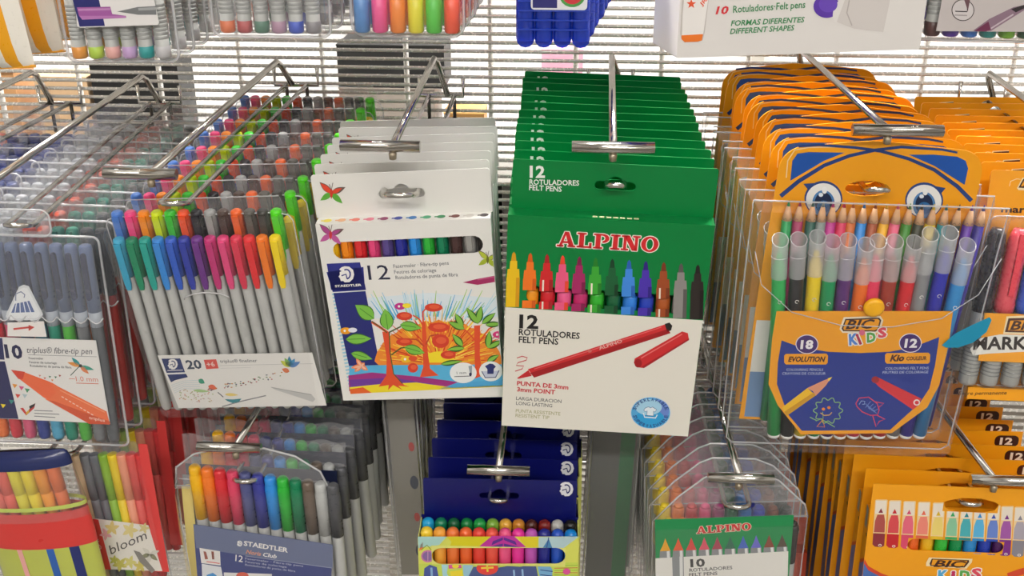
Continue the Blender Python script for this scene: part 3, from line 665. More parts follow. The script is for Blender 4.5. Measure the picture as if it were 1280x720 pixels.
def kids():
    po = PO['KID']; root = empty('colouring_pouch', po)
    # header card with eyes
    top = []
    for i in range(9): t = R(180 - 90 * i / 8); top.append((-41 + 14.5 * math.cos(t), 11 + 14.5 * math.sin(t)))
    for x, z in ((-20, 28.2), (-4.8, 29.6), (12, 28.6)): top.append((x, z))
    for i in range(9): t = R(90 - 90 * i / 8); top.append((44 + 14.5 * math.cos(t), 11 + 14.5 * math.sin(t)))
    card = top + [(58.5, -60), (58, -165), (-60, -165), (-58, -60)]
    hole = [(-4 + 12.5 * math.cos(R(t)) * (1 if abs(math.cos(R(t))) < .99 else 1), (5.2 if math.sin(R(t)) > 0 else 4.4) * math.sin(R(t))) for t in range(0, 360, 15)]
    g = Geo(); g.plate(card, -.7, 0, ORANGE, [hole]); g.build('header_card', root)
    b = Art(-.7, po, 870, 60, 3.122); B = '#1551a6'; BD = '#1d3d7c'
    b.p([(368, 518), (376, 440), (396, 412), (440, 406), (580, 408), (500, 440)], B, 1); b.p([(1048, 534), (1062, 470), (1052, 440), (1020, 424), (930, 416), (830, 416), (930, 460)], B, 1)
    b.line([(330, 578), (400, 520), (500, 458), (600, 420), (700, 398), (800, 386), (960, 396), (1020, 408)], 17, BD, 2, taper=8)
    b.line([(1075, 596), (1020, 540), (930, 475), (830, 432), (720, 402), (620, 388), (480, 378), (400, 384)], 17, BD, 2.3, taper=8)
    b.line([(352, 506), (358, 440), (385, 398), (440, 388), (560, 386)], 4, '#f7d9a0', 1.2)
    for cx, fl in ((497, 1), (890, -1)):
        cy = 588 + (6 if fl < 0 else 0)
        b.ell((cx, cy), 74, 70, BD, 3, 32); b.ell((cx, cy + 3), 68, 64, '#f2f1ec', 4, 32); b.ell((cx, cy + 18), 44, 52, '#4f83b8', 5, 28); b.ell((cx, cy + 14), 34, 40, '#182a4c', 6, 24); b.ell((cx, cy + 30), 26, 24, '#2f6ea8', 6.5, 20); b.ell((cx + 4, cy - 34), 10, 14, '#f6f6f4', 7, 14); b.ell((cx - 10, cy - 16), 9, 8, '#e8eef4', 7, 12)
        b.p([(cx - fl * 30, cy - 62), (cx - fl * 78, cy - 58), (cx - fl * 60, cy - 36)] if fl > 0 else [(cx + 40, cy - 56), (cx + 84, cy - 48), (cx + 66, cy - 26)], BD, 3.5)
    b.build('eye_print', root)
    # backing print lower down
    g = Geo(); g.poly(crect(-57, 56, -163, -90), -.78, M('#e6e4de', .4)); g.poly(crect(-57, 56, -163, -128), -.82, M('#6f8fb8', .4)); g.build('card_print', root)
    a = Art(-16.0, po, 930, 230, 3.765)
    # pencils behind
    xs = [205, 258, 320, 368, 415, 467, 510, 562, 615, 668, 722, 778, 835, 890, 950, 1010, 1070, 1125]
    pc = ['#1e9a54', '#a83260', '#1f5a4c', '#8a9490', '#c2308e', '#d8305c', '#cf6a26', '#2d86d2', '#a5512c', '#e8ac22', '#ee6c8c', '#3e8a2c', '#3c3e2c', '#f0cf22', '#1c8a96', '#2b3434', '#5a2a96', '#352a86']
    pen_art = Art(-4.0, po, 930, 230, 3.765)
    for i, (x, c) in enumerate(zip(xs, pc)):
        tx, tz = pen_art.q((x + 8, 76 + i * 1.4)); bx = -56 + 110 * (i + .3) / 17.6 if False else tx * .93
        L = tz + 160; ang = math.atan2(bx - tx, L)
        def f(c=c):
            g = Geo(); m = M(c, .35); wd = M('#e3b287', .6, bump=.2)
            g.lathe([(-155, 3.1), (-12.4, 3.1)], m, seg=6); g.lathe([(-12.4, 3.1), (-3.6, 1.05)], wd, seg=12)
            for k in range(6):
                t = 2 * math.pi * k / 6; n = g.add([(3.12 * math.cos(t - .5), 3.12 * math.sin(t - .5), -12.4), (3.12 * math.cos(t + .5), 3.12 * math.sin(t + .5), -12.4), (2.75 * math.cos(t), 2.75 * math.sin(t), -10.6)]); g.face([n, n + 1, n + 2], m)
            return g.mesh('pencil')
        o = link(cached(('pencil', c), f), 'pencil', root, (tx, -3.8, tz), (0, -ang, 0))
        def f2(c=c):
            g = Geo(); g.lathe([(-3.6, 1.05), (-.5, .3), (0, .1)], M(c, .5), seg=8); return g.mesh('lead')
        link(cached(('lead', c), f2), 'lead', o)
    # felt pens in front, each with a clear slanted cap
    pens = [(172, 240, '#2fb45c'), (260, 235, '#26262a'), (350, 225, '#f2d31e'), (420, 245, '#12955a'), (495, 240, '#5a2a74'), (580, 260, '#f0701e'), (635, 245, '#ee3c62'), (715, 245, '#a33a2c'), (808, 250, '#da2430'), (882, 210, '#8b8d90'), (975, 205, '#2c2fb0'), (1058, 262, '#2f8fd4')]
    pa = Art(-11.5, po, 930, 230, 3.765)
    for i, (x, y, c) in enumerate(pens):
        tx, tz = pa.q((x, y + 8)); bx, bz = pa.q(((967 + 181 * i / 11 - 930) * 3.765, (546 - 230) * 3.765))
        L = math.hypot(tx - bx, tz - bz); ang = math.atan2(tx - bx, tz - bz); Lb = round(L - 12, 0); off = (i % 2) * -.3
        def f(c=c, Lb=Lb):
            g = Geo(); g.lathe([(-Lb, 2.2), (-Lb + .6, 3.7), (-Lb + 3, 4.2)], M('#f1f0ec', .35), seg=12); g.lathe([(-Lb + 3, 4.25), (-13, 4.25), (-7, 3.7), (-4, 2.2), (0, 1.6)], M(c, .32), seg=12); g.tube([(.3 + 1.1 * math.cos(t), -4.35, -30 + 1.1 * math.sin(t)) for t in (0, 1, 2, 3, 4, 5)], .22, M('#f1f0ec', .4), 4); return g.mesh('felt_pen')
        o = link(cached(('kfelt', c, Lb), f), 'felt_pen', root, (tx - math.sin(ang) * 12, -11.0 + off, tz - math.cos(ang) * 12), (0, ang, 0))
        def f2():
            g = Geo(); n = 14; rows = []
            for z, r in ((-15, 4.85), (0, 4.8), (5, 4.75)): rows.append(g.add([(r * math.cos(2 * math.pi * k / n), r * math.sin(2 * math.pi * k / n), z) for k in range(n)]))
            rows.append(g.add([(4.7 * math.cos(2 * math.pi * k / n), 4.7 * math.sin(2 * math.pi * k / n), 9.5 + 2.6 * math.sin(2 * math.pi * k / n)) for k in range(n)]))
            for a_, b_ in zip(rows, rows[1:]):
                for k in range(n): g.face([a_ + k, a_ + (k + 1) % n, b_ + (k + 1) % n, b_ + k], FROST, True)
            g.tube([(4.7 * math.cos(2 * math.pi * k / n), 4.7 * math.sin(2 * math.pi * k / n), 9.5 + 2.6 * math.sin(2 * math.pi * k / n)) for k in range(n)], .35, SEAM, 5, closed=True)
            g.tube([(4.8 * math.cos(2 * math.pi * k / n), 4.8 * math.sin(2 * math.pi * k / n), -1) for k in range(n)], .3, SEAM, 4, closed=True)
            return g.mesh('cap')
        link(cached('kcap', f2), 'cap', o)
    # front label
    a = Art(-16.2, po, 930, 380, 3.79); base = [(155, 35), (990, 35), (968, 200), (925, 385), (868, 490), (700, 612), (270, 618), (160, 480), (116, 380), (134, 160)]
    g = a; a.plate([a.q(p) for p in base], -16.2, -15.8, ORANGE)
    a.p([(178, 172), (268, 205), (400, 226), (550, 232), (690, 226), (800, 205), (925, 156), (905, 290), (878, 400), (832, 470), (692, 596), (274, 600), (206, 520), (156, 380), (160, 280)], '#16338f', 1)
    a.p([(180, 490), (300, 398), (340, 432), (202, 530)], '#f3c21c', 2); a.p([(190, 510), (330, 418), (340, 432), (202, 530)], '#d39a10', 3)
    a.p([(298, 398), (380, 360), (410, 350), (388, 385), (340, 434), (326, 412)], '#e39a78', 3); a.p([(396, 352), (418, 344), (402, 366)], '#f3d93c', 4)
    a.p([(604, 356), (622, 344), (640, 350), (840, 448), (826, 480), (800, 500), (640, 392)], '#dc2f3a', 2); a.ell((622, 358), 18, 16, '#a01f2a', 3); a.ell((818, 466), 16, 15, '#f3e8e4', 3); a.ell((818, 466), 10, 9, '#dc2f3a', 4)
    for x in (296, 786):
        a.ell((x + 2, 190 - (x > 500) * 6), 54, 46, '#e9e2f0', 3, 28); a.ell((x + 2, 190 - (x > 500) * 6), 50, 42, '#42256e', 4, 28)
    a.text('18', (266, 210), (326, 210), 40, '#f4f1f6', 6, .04); a.text('12', (758, 204), (818, 204), 40, '#f4f1f6', 6, .04)
    for x0, x1, y in ((190, 398, 260), (668, 882, 256)): a.p([a2 for a2 in [(x0 + 8, y - 24), (x1 - 8, y - 26), (x1, y - 16), (x1 - 2, y + 18), (x1 - 10, y + 26), (x0 + 8, y + 26), (x0, y + 16), (x0, y - 16)]], '#f4a417', 3)
    a.text('EVOLUTION', (208, 272), (384, 272), 24, '#4c1f18', 5, .045, .2); a.text('Kio', (690, 270), (758, 268), 30, '#4c1f18', 5, .045, .2); a.text('COULEUR', (768, 266), (864, 264), 18, '#4c1f18', 5, .03)
    for s_, p0, p1 in (('COLOURING PENCILS', (200, 316), (374, 316)), ('CRAYONS DE COULEUR', (180, 334), (386, 334)), ('COLOURING FELT PENS', (668, 310), (874, 308)), ('FEUTRES DE COLORIAGE', (656, 329), (872, 327))): a.text(s_, p0, p1, 12, '#b8c4e4', 4, .008)
    # flower and fish line drawings
    fl = []
    for k in range(72): t = 2 * math.pi * k / 72; r = 62 + 8 * math.cos(10 * t); fl.append((398 + r * math.cos(t), 504 + r * .9 * math.sin(t)))
    a.line(fl, 4, '#8fc46a', 4, closed=True); a.ell((376, 497), 8, 7, '#e8842a', 4); a.ell((402, 490), 8, 7, '#e8842a', 4); a.line([(362, 515), (380, 527), (405, 525), (416, 512)], 4, '#e8b44a', 4)
    a.line([(375, 545), (345, 580), (382, 582), (372, 548)], 4, '#e8842a', 4); a.line([(375, 550), (430, 582)], 4, '#8fc46a', 4); a.line([(312, 535), (345, 552)], 4, '#8fc46a', 4); a.line([(340, 553), (375, 540), (372, 510)], 3, '#8fc46a', 4)
    a.line([(530, 470), (545, 445), (590, 440), (630, 470), (640, 500), (632, 525), (600, 527), (560, 510), (535, 485)], 4.5, '#e0405a', 4, closed=True)
    a.line([(620, 462), (662, 470), (636, 490)], 4.5, '#e0405a', 4); a.line([(628, 525), (668, 545), (640, 555), (625, 580), (610, 530)], 4.5, '#e0405a', 4)
    for k in range(4): a.line([(575 + 14 * k, 490 + 5 * k), (600 + 12 * k, 460 + 12 * k)], 3, '#6a8ad0', 4); a.line([(575 + 12 * k, 470 + 10 * k), (598 + 10 * k, 500 + 6 * k)], 3, '#6a8ad0', 4)
    a.line([(545, 475), (556, 458), (572, 460), (570, 474), (560, 474)], 3.5, '#8fb0e0', 4)
    # brand word in an outlined lozenge and the word below it
    loz = [(480, 70), (640, 64), (650, 76), (638, 120), (622, 130), (470, 128), (462, 116)]
    a.p([(472, 62), (646, 56), (660, 76), (646, 126), (626, 138), (466, 136), (452, 118)], '#f3e6cc', 3); a.p(loz, '#3e1d14', 4); a.p([(484, 76), (634, 70), (642, 78), (632, 116), (618, 124), (474, 122), (470, 114)], '#f4a417', 5)
    a.text('BIC', (480, 117), (616, 113), 42, '#3e1d14', 7, .028, .25)
    for ch, x, y, h, c in (('K', 498, 192, 50, '#4f86d8'), ('i', 545, 190, 54, '#b42a4c'), ('D', 582, 180, 44, '#58a84a'), ('S', 634, 158, 44, '#e04a5c')): a.text(ch, (x, y), (x + (14 if ch == 'i' else 42), y - 5), h, c, 6, .05, 0, '#f6f2ea', .7)
    a.ell((559, 134), 14, 14, '#e06a8c', 6.4)
    a.build('front_label', root)
    # press stud, teal corner sticker and clear pouch
    g = Geo(); bx, bz = Art(-17, po, 930, 230, 3.765).q((610, 578)); n = 20; rows = []
    for y, r in ((-17.2, 6.1), (-19.0, 5.9), (-19.9, 4.8), (-20.2, 3.0)): rows.append(g.add([(bx + r * math.cos(-2 * math.pi * k / n), y, bz + r * math.sin(-2 * math.pi * k / n)) for k in range(n)]))
    for p_, q_ in zip(rows, rows[1:]):
        for k in range(n): g.face([p_ + k, p_ + (k + 1) % n, q_ + (k + 1) % n, q_ + k][::-1], M('#f6b41e', .3), True)
    g.face([rows[-1] + k for k in range(n)][::-1], M('#f6b41e', .3)); g.build('press_stud', root)
    g = Art(-17.15, po, 1160, 250, 2.667); g.p([(46, 484), (90, 445), (150, 415), (205, 390), (212, 400), (195, 440), (150, 475), (100, 492), (60, 492)], '#1a93b8', 1); g.build('corner_sticker', root)
    out = [(-68.5, -6.5), (76.5, -7.5), (75.8, -30), (74, -176), (70, -179.5), (-64, -180), (-67.8, -176), (-68.6, -40)]
    s_ = shell(out, 17.0, CLEAR, SEAM, .6)
    flap = [(x, z) for x, z in [(-66, -34), (-60, -56), (-40, -74), (-10, -82), (20, -82), (48, -75), (66, -58), (74, -34)]]
    s_.tube([(x, -17.1, z) for x, z in flap], .35, SEAM, 4)
    s_.build('clear_pouch', root)
    return root
KD = kids()
stack(KD, 'colouring pouch', 'big-eyed orange colouring pouches', 'frontmost clear pouch with big-eyed orange card, caps of felt pens and pencil tips showing',
      'clear colouring pouch with big-eyed orange card, %s on its hook', run(PO['KID'], 11, -22, 164, 1293, 1.2, .35, 1.6, lean=5), skip=('corner_sticker',))

# ================================================================== pouches of slim pens in two rows (left)
FROW = ['#35a3c8', '#0c8a62', '#15a698', '#2f8adc', '#2a5cc8', '#2438a6', '#6a2a86', '#c42e76', '#e2457f', '#dc3250', '#e22a30', '#f47c1a', '#f8da0c']
BROW = ['#4a7ac8', '#ee4a86', '#f68c1f', '#cfe01c', '#3fbf3a', '#f0562c', '#26242a', '#9a9a98', '#4a3a34', '#e2622a', '#5b5750', '#3f3d38', '#52d01e']
def fine():
    po = PO['FIN']; root = empty('slim_pen_pouch', po)
    for row, cols, y0, yt, x0, x1 in ((0, FROW, -15.0, 195, 60, 531), (1, BROW, -6.2, 103, 52, 532)):
        ar = Art(y0 - 3.5, po, 120, 220, 2.4)
        for i, c in enumerate(cols):
            tx, tz = ar.q((x0 + (x1 - x0) * i / 12, yt - (8 if row == 0 else 6) * i / 12)); bx = -34.5 + 97 * i / 12
            if row: tz -= 2.5
            L = round(tz + 141.5); ang = math.atan2(tx - bx, tz + 141.5)
            def f(L=L):
                g = Geo(); m = M('#c3c4c1', .35, .1)
                g.lathe([(-L, 2.2), (-L + 2, 3.3), (-60, 3.4), (-22, 3.3), (-20, 2.0)], m, seg=9)
                for z in (-62, -65, -68, -71): g.lathe([(z - .5, 3.3), (z, 3.65), (z + .5, 3.3)], m, seg=9, cap=False)
                return g.mesh('slim_pen')
            o = link(cached(('fine', L), f), 'slim_pen', root, (tx, y0, tz), (0, ang, 0))
            def f2(c=c):
                g = Geo(); m = M(c, .3)
                g.lathe([(-26, 3.7), (-3, 3.75), (-.8, 3.5), (0, 2.5)], m, seg=10)
                g.plate([(-2.1, -2), (2.1, -2), (2.0, -30), (1.2, -34), (-1.2, -34), (-2.0, -30)], -4.6, -3.0, m); return g.mesh('cap')
            link(cached(('fcap', c), f2), 'cap', o)
    a = Art(-19.2, po, 195, 430, 5.818)
    a.plate([a.q(p) for p in ((10, 84), (1135, 64), (1240, 448), (165, 466))], -19.2, -18.9, M('#e9e7e2', .36))
    a.p([(40, 106), (176, 104), (212, 205), (78, 210)], '#2b3a6c', 2); a.p([(82, 222), (218, 216), (232, 240), (140, 262), (110, 278)], '#2b3a6c', 2); mars(a, 122, 145, 74, '#eceae6', '#2b3a6c', 3); a.line([(84, 192), (196, 188)], 7, '#c8c8d0', 3)
    a.text('20', (228, 180), (338, 176), 62, '#3f4a5c', 3, .03); a.p([(348, 114), (438, 110), (456, 176), (366, 182)], '#d8564c', 3); a.text('+6', (374, 164), (432, 160), 34, '#e8c8c0', 5, .02)
    a.text('triplus® fineliner', (468, 136), (738, 130), 24, '#6a6c70', 3, .004); a.line([(466, 156), (1140, 142)], 2.5, '#b8b8b6', 2); a.line([(470, 176), (690, 170)], 3, '#d0cfcc', 2)
    for p1, c in (((905, 120), '#c8d048'), ((935, 100), '#8cc060'), ((968, 86), '#3a8ab0'), ((1010, 105), '#4a9ac8'), ((1050, 128), '#5a8ac8')): a.leaf((975, 165), p1, 34, c, 3)
    a.leaf((970, 200), (915, 180), 34, '#e07a4a', 3.2); a.leaf((310, 258), (355, 285), 36, '#3a9a7c', 3); a.leaf((380, 305), (445, 325), 40, '#e06a4a', 3); a.leaf((270, 335), (390, 345), 22, '#a8c88a', 3)
    rr = random.Random(3)
    for k in range(46):
        t = rr.random(); x = 380 + 540 * t; y = 330 - 110 * t + 40 * (rr.random() - .5); a.ell((x, y), 5 + 4 * rr.random(), 4, rr.choice(['#8a3a4a', '#b04a4a', '#4a5a6a', '#c88a3a', '#6a8a5a', '#5a4a6a']), 3, 6)
    for k in range(5): a.line([(110 + 6 * k, 300 + 14 * k), (200, 268 + 14 * k), (320, 262 + 16 * k)], 2.5, '#b9cfd8', 2.2)
    for k in range(60): x = 170 + 260 * rr.random(); y = 330 + 90 * rr.random(); a.ell((x, y), 6, 4, rr.choice(['#c8b48a', '#d89a7a', '#a8b87a', '#c8a8a8']), 2.5, 6)
    a.p([(500, 400), (560, 402), (622, 396), (600, 425), (560, 430), (520, 414)], '#3a8a94', 3); a.line([(450, 350), (490, 385)], 7, '#6a6a70', 3); a.leaf((500, 365), (600, 370), 22, '#ead27a', 3)
    a.line([(480, 455), (600, 420), (800, 374)], 8, '#8f9092', 3); a.p([(830, 312), (1130, 364), (1160, 400), (1140, 420), (870, 332)], '#c9c9c6', 3); a.line([(840, 314), (1130, 368)], 4, '#a2a2a0', 4)
    a.build('front_label', root)
    out = [(-45, -9), (-43, -5), (-38, -3.5), (60, -3.5), (67.5, -5), (70, -9), (70.5, -70), (70, -143), (67, -146.5), (-36, -147.5), (-39, -144)]
    s_ = shell(out, 20.0, CLEAR, SEAM, .5)
    arc = [(12 + 15 * math.cos(R(t)), -20.2, -56 + 6 * math.sin(R(t))) for t in range(15, 180, 15)]; s_.tube(arc, .45, SEAM, 5)
    s_.build('clear_pouch', root)
    g = Geo(); g.plate([(-43, -3.4), (67, -3.4), (64, 7.5), (-38, 7.5)], -7, -6.5, FILM(.05, bump=.6, scale=40, gain=1.2), [euro(15, 3.4, 4.6, .5)]); g.tube([(-38, -6.8, 7.5), (64, -6.8, 7.5)], .35, SEAM, 4); g.build('hanging_tab', root)
    return root
FN = fine()
stack(FN, 'slim pen pouch', 'clear pouches of slim pens', 'frontmost clear pouch of slim pens, two rainbow rows of caps above a white label',
      'clear pouch with two rows of coloured slim-pen caps, %s on its hook', run(PO['FIN'], 9, -18, -220, 1293, .8, .6, 1.0, lean=5), skip=('front_label',))

# ================================================================== clear boxes of ten fibre pens (far left)
FIBC = ['#e8c22a', '#ee7a3a', '#d23c48', '#d85a7c', '#33438e', '#56a9cc', '#1d8a72', '#4fae3c', '#75777a', '#5c6064']
def fibre():
    po = PO['FIB']; root = empty('fibre_pen_box', po)
    a = Art(-12.5, po, 0, 220, 2.118)
    for i, c in enumerate(FIBC):
        tx = -46.0 + 9.35 * i; bx = -45.0 + 9.4 * i; tz = -8.5; L = 135; ang = 0
        def f(c=c):
            g = Geo(); g.lathe([(-136, 3.2), (-134, 3.9), (-52, 3.9), (-40, 3.2), (-38, 2.0)], M(c, .34), seg=9)
            for k in range(14): g.lathe([(-130 + 3 * k - .6, 3.85), (-130 + 3 * k, 4.1), (-130 + 3 * k + .6, 3.85)], M(c, .34), seg=9, cap=False)
            return g.mesh('fibre_pen')
        o = link(cached(('fib', c), f), 'fibre_pen', root, (tx, -6.0, tz))
        def f2():
            g = Geo(); m = M('#5a6c96', .3); d = M('#141a48', .25)
            g.lathe([(-44, 4.1), (-3, 4.1), (-.8, 3.7), (0, 2.4)], m, seg=10); g.lathe([(-54, 4.0), (-44, 4.15)], M('#b9c1cc', .35), seg=10)
            g.plate([(1.6 * math.cos(R(t)), -6 + 2 * math.sin(R(t))) for t in range(0, 181, 30)] + [(-1.6, -33)] + [(1.6 * math.cos(R(t)), -33 + 2 * math.sin(R(t))) for t in range(180, 361, 30)], -5.6, -3.6, d)
            return g.mesh('cap')
        link(cached('fibcap', f2), 'cap', o)
    # label
    a = Art(-11.6, po, 0, 410, 4.8)
    a.plate([a.q(p) for p in ((-170, 50), (575, 75), (660, 575), (-100, 538))], -11.6, -11.3, M('#eceae6', .36))
    a.p([(-170, 52), (14, 60), (28, 190), (-150, 178)], '#272a5e', 2); a.p([(-148, 196), (30, 200), (112, 545), (-98, 538)], '#252758', 2)
    a.text('10', (36, 176), (140, 182), 78, '#23244c', 3, .035); a.text('triplus® fibre-tip pen', (164, 148), (556, 156), 36, '#55585f', 3, .0, .3); a.line([(170, 160), (580, 172)], 2.5, '#8a8a8c', 2)
    for s_, p0, p1 in (('Fasermaler', (174, 186), (262, 189)), ('Feutres de coloriage', (178, 210), (342, 216)), ('Rotuladores de punta de fibra', (182, 232), (430, 242))): a.text(s_, p0, p1, 14, '#5a5a5e', 3, .006)
    a.text('1.0 mm', (458, 318), (590, 322), 30, '#e0795a', 3, -.005); a.line([(458, 330), (592, 334)], 4, '#d86a48', 3); a.line([(415, 303), (450, 305)], 3, '#d86a48', 3)
    a.p([(66, 250), (150, 262), (138, 306), (112, 305)], '#d9442c', 4); a.p([(140, 262), (300, 322), (345, 350), (345, 395), (300, 430), (265, 418), (110, 300)], '#ee6a3c', 3)
    a.p([(310, 325), (350, 350), (640, 500), (660, 578), (535, 574), (270, 425), (305, 418), (335, 390)], '#ee7444', 3.3); a.p([(330, 440), (660, 560), (660, 578), (535, 574), (290, 432)], '#d4532c', 3.6); a.line([(360, 372), (630, 505)], 5, '#f7a07a', 4)
    for k in range(9): a.line([(370 + 22 * k, 410 + 13 * k), (384 + 22 * k, 418 + 13 * k)], 5, '#f7d6c4', 4.5)
    a.text('triplus', (535, 545), (630, 562), 18, '#f7d6c4', 4.6, .01)
    for p1, c in (((430, 175), '#2f9a9a'), ((405, 205), '#e89a4a'), ((565, 250), '#3aa08a'), ((535, 275), '#e88a5a')): a.leaf((482, 228), p1, 24, c, 4)
    a.line([(478, 228), (424, 284)], 5, '#2a5a4a', 4.5); a.ell((484, 226), 10, 10, '#3a3a3a', 4.6)
    rr = random.Random(8)
    for x, y, c in ((90, 345, '#e89a3a'), (130, 358, '#d85a8a'), (165, 372, '#4a9a6a'), (108, 405, '#d8483a'), (150, 405, '#b8ccd0'), (70, 440, '#3a9a8a'), (20, 465, '#f0d82a'), (240, 285, '#d89a8a'), (300, 292, '#5a8a6a'), (335, 294, '#3a7a5a'), (270, 300, '#c87a6a'), (315, 312, '#e09a6a'), (360, 285, '#a84a3a')):
        r = 16 if x < 200 else 8; a.p([(x - r, y - r * .7), (x + r, y - r * .4), (x - r * .1, y + r)], c, 4)
    a.p([(122, 480), (140, 478), (158, 505), (214, 450), (206, 480), (158, 524)], '#c8322c', 4); a.p([(176, 468), (214, 450), (206, 470), (180, 486)], '#2a2626', 5); a.p([(158, 505), (176, 488), (176, 505), (158, 522)], '#e0b83a', 5)
    for k in range(3): a.line([(206, 494 + 17 * k), (206 + (110, 150, 126)[k], 498 + 19 * k)], 5, '#8a8a8c', 3)
    a.build('front_label', root)
    # triangular sticker
    s_ = Art(-13.4, po, 0, 220, 2.118)
    def tri(k, l, c): s_.p([(62 + (x - 62) * k, 345 + (y - 345) * k) for x, y in ((62, 290), (74, 292), (112, 366), (106, 376), (92, 380), (28, 380), (18, 374), (20, 364), (50, 296))], c, l)
    s_.plate([s_.q(p) for p in ((62, 288), (76, 292), (114, 366), (108, 378), (92, 382), (28, 382), (16, 374), (18, 362), (50, 294))], -13.4, -13.2, M('#dcdfe2', .4)); tri(.9, 1, '#eceef0')
    s_.p([(40, 338), (78, 330), (92, 360), (30, 362)], '#5a6c9c', 3)
    for k in range(4): s_.line([(44 + 9 * k, 336 - 2 * k), (40 + 14 * k, 362)], 2.5, '#dfe4ee', 4)
    s_.line([(42, 330), (42, 312), (56, 306), (66, 314), (64, 322)], 3, '#7a84a0', 3)
    s_.p([(20, 388), (116, 384), (124, 426), (20, 424)], '#e6e2de', 1.5); s_.line([(36, 405), (80, 400)], 5, '#c8504a', 3); s_.p([(76, 394), (92, 400), (76, 410)], '#c8504a', 3)
    s_.build('triangle_sticker', root)
    body = rrect(-52, 46.5, -149.5, -4, 4, 4)
    shell(body, 13.0, FILM(.03, hazecol='#e6eaee', bump=.12, scale=25, gain=1.1), SEAM, .9).build('clear_box', root)
    # clouded lid with scalloped lower edge
    g = Geo(); edge = [(-52 + 98.5 * i / 40, -54 - 4.0 * abs(math.sin(math.pi * i / 4.0))) for i in range(41)]
    g.plate([(-52, -5), (46.5, -5)] + edge[::-1], -13.6, -13.3, FILM(.05, hazecol='#e6edf4', bump=.1, gain=1.0)); g.tube([(x, -13.5, z) for x, z in edge], .55, SEAM, 5)
    g.build('lid', root)
    g = Geo(); g.plate(rrect(-18, 18, -4.5, 12.5, 5, 5), -5.2, -4.6, FILM(.16, hazecol='#e8ecf0', bump=.1, gain=1.4), [euro(13, 3.0, 4.6, 1.5)]); g.tube([(x, -5, z) for x, z in rrect(-18, 18, -4.5, 12.5, 5, 5)], .7, SEAM, 5, closed=True); g.build('hanging_tab', root)
    return root
FB = fibre()
stack(FB, 'fibre pen box', 'clear boxes of ten fibre pens', 'frontmost clear box of ten fibre pens, navy caps and label with orange pen',
      'clear box with pale, red and teal pen caps, %s on its hook', run(PO['FIB'], 10, -24, -330, 1276, 1.2, .6, 1.2, lean=0), skip=('front_label', 'triangle_sticker'))
for o in [o for o in S.objects if o.name.startswith('fibre_pen_box.')]:      # the boxes behind hold pens of warmer colours at their right ends
    ps = sorted((c for c in o.children if c.name.startswith('fibre_pen')), key=lambda c: c.location.x)
    for c, col in zip(ps[-3:], ('#c8762c', '#b8402c', '#b03028')):
        def f(col=col):
            g = Geo(); g.lathe([(-136, 3.2), (-134, 3.9), (-52, 3.9), (-40, 3.2), (-38, 2.0)], M(col, .34), seg=9); return g.mesh('fibre_pen')
        c.data = cached(('fibw', col), f)
    caps = sorted((c for c in o.children if c.name.startswith('fibre_pen')), key=lambda c: c.location.x)
    for c, col in zip(caps, ['#c4c8cc', '#c9ccd0', '#c0c4c8', '#c9ccd0', '#c8503c', '#d0604a', '#1f7a66', '#2a8a70', '#4a4a48', '#3c3c3c']):
        k = [q for q in c.children][0]; k.data = cached(('cap', col, 44, 4.1, True), lambda: None) if ('cap', col, 44, 4.1, True) in _ME else cap_body(col, 44, 4.1)
    def film():
        g = Geo(); n = 24
        g.plate([(-50 + 94 * i / n, 9 + 1.5 * math.sin(i * 1.1)) for i in range(n + 1)] + [(44, -4), (-50, -4)], -6.5, -5.9, FILM(.06, bump=1.3, scale=38, gain=2.2, rough=.05), [euro(13, 3.0, 4.6, 1.5)]); return g.mesh('hanging_tab')
    for c in o.children:
        if c.name.startswith('hanging_tab'): c.data = cached('softtab', film)
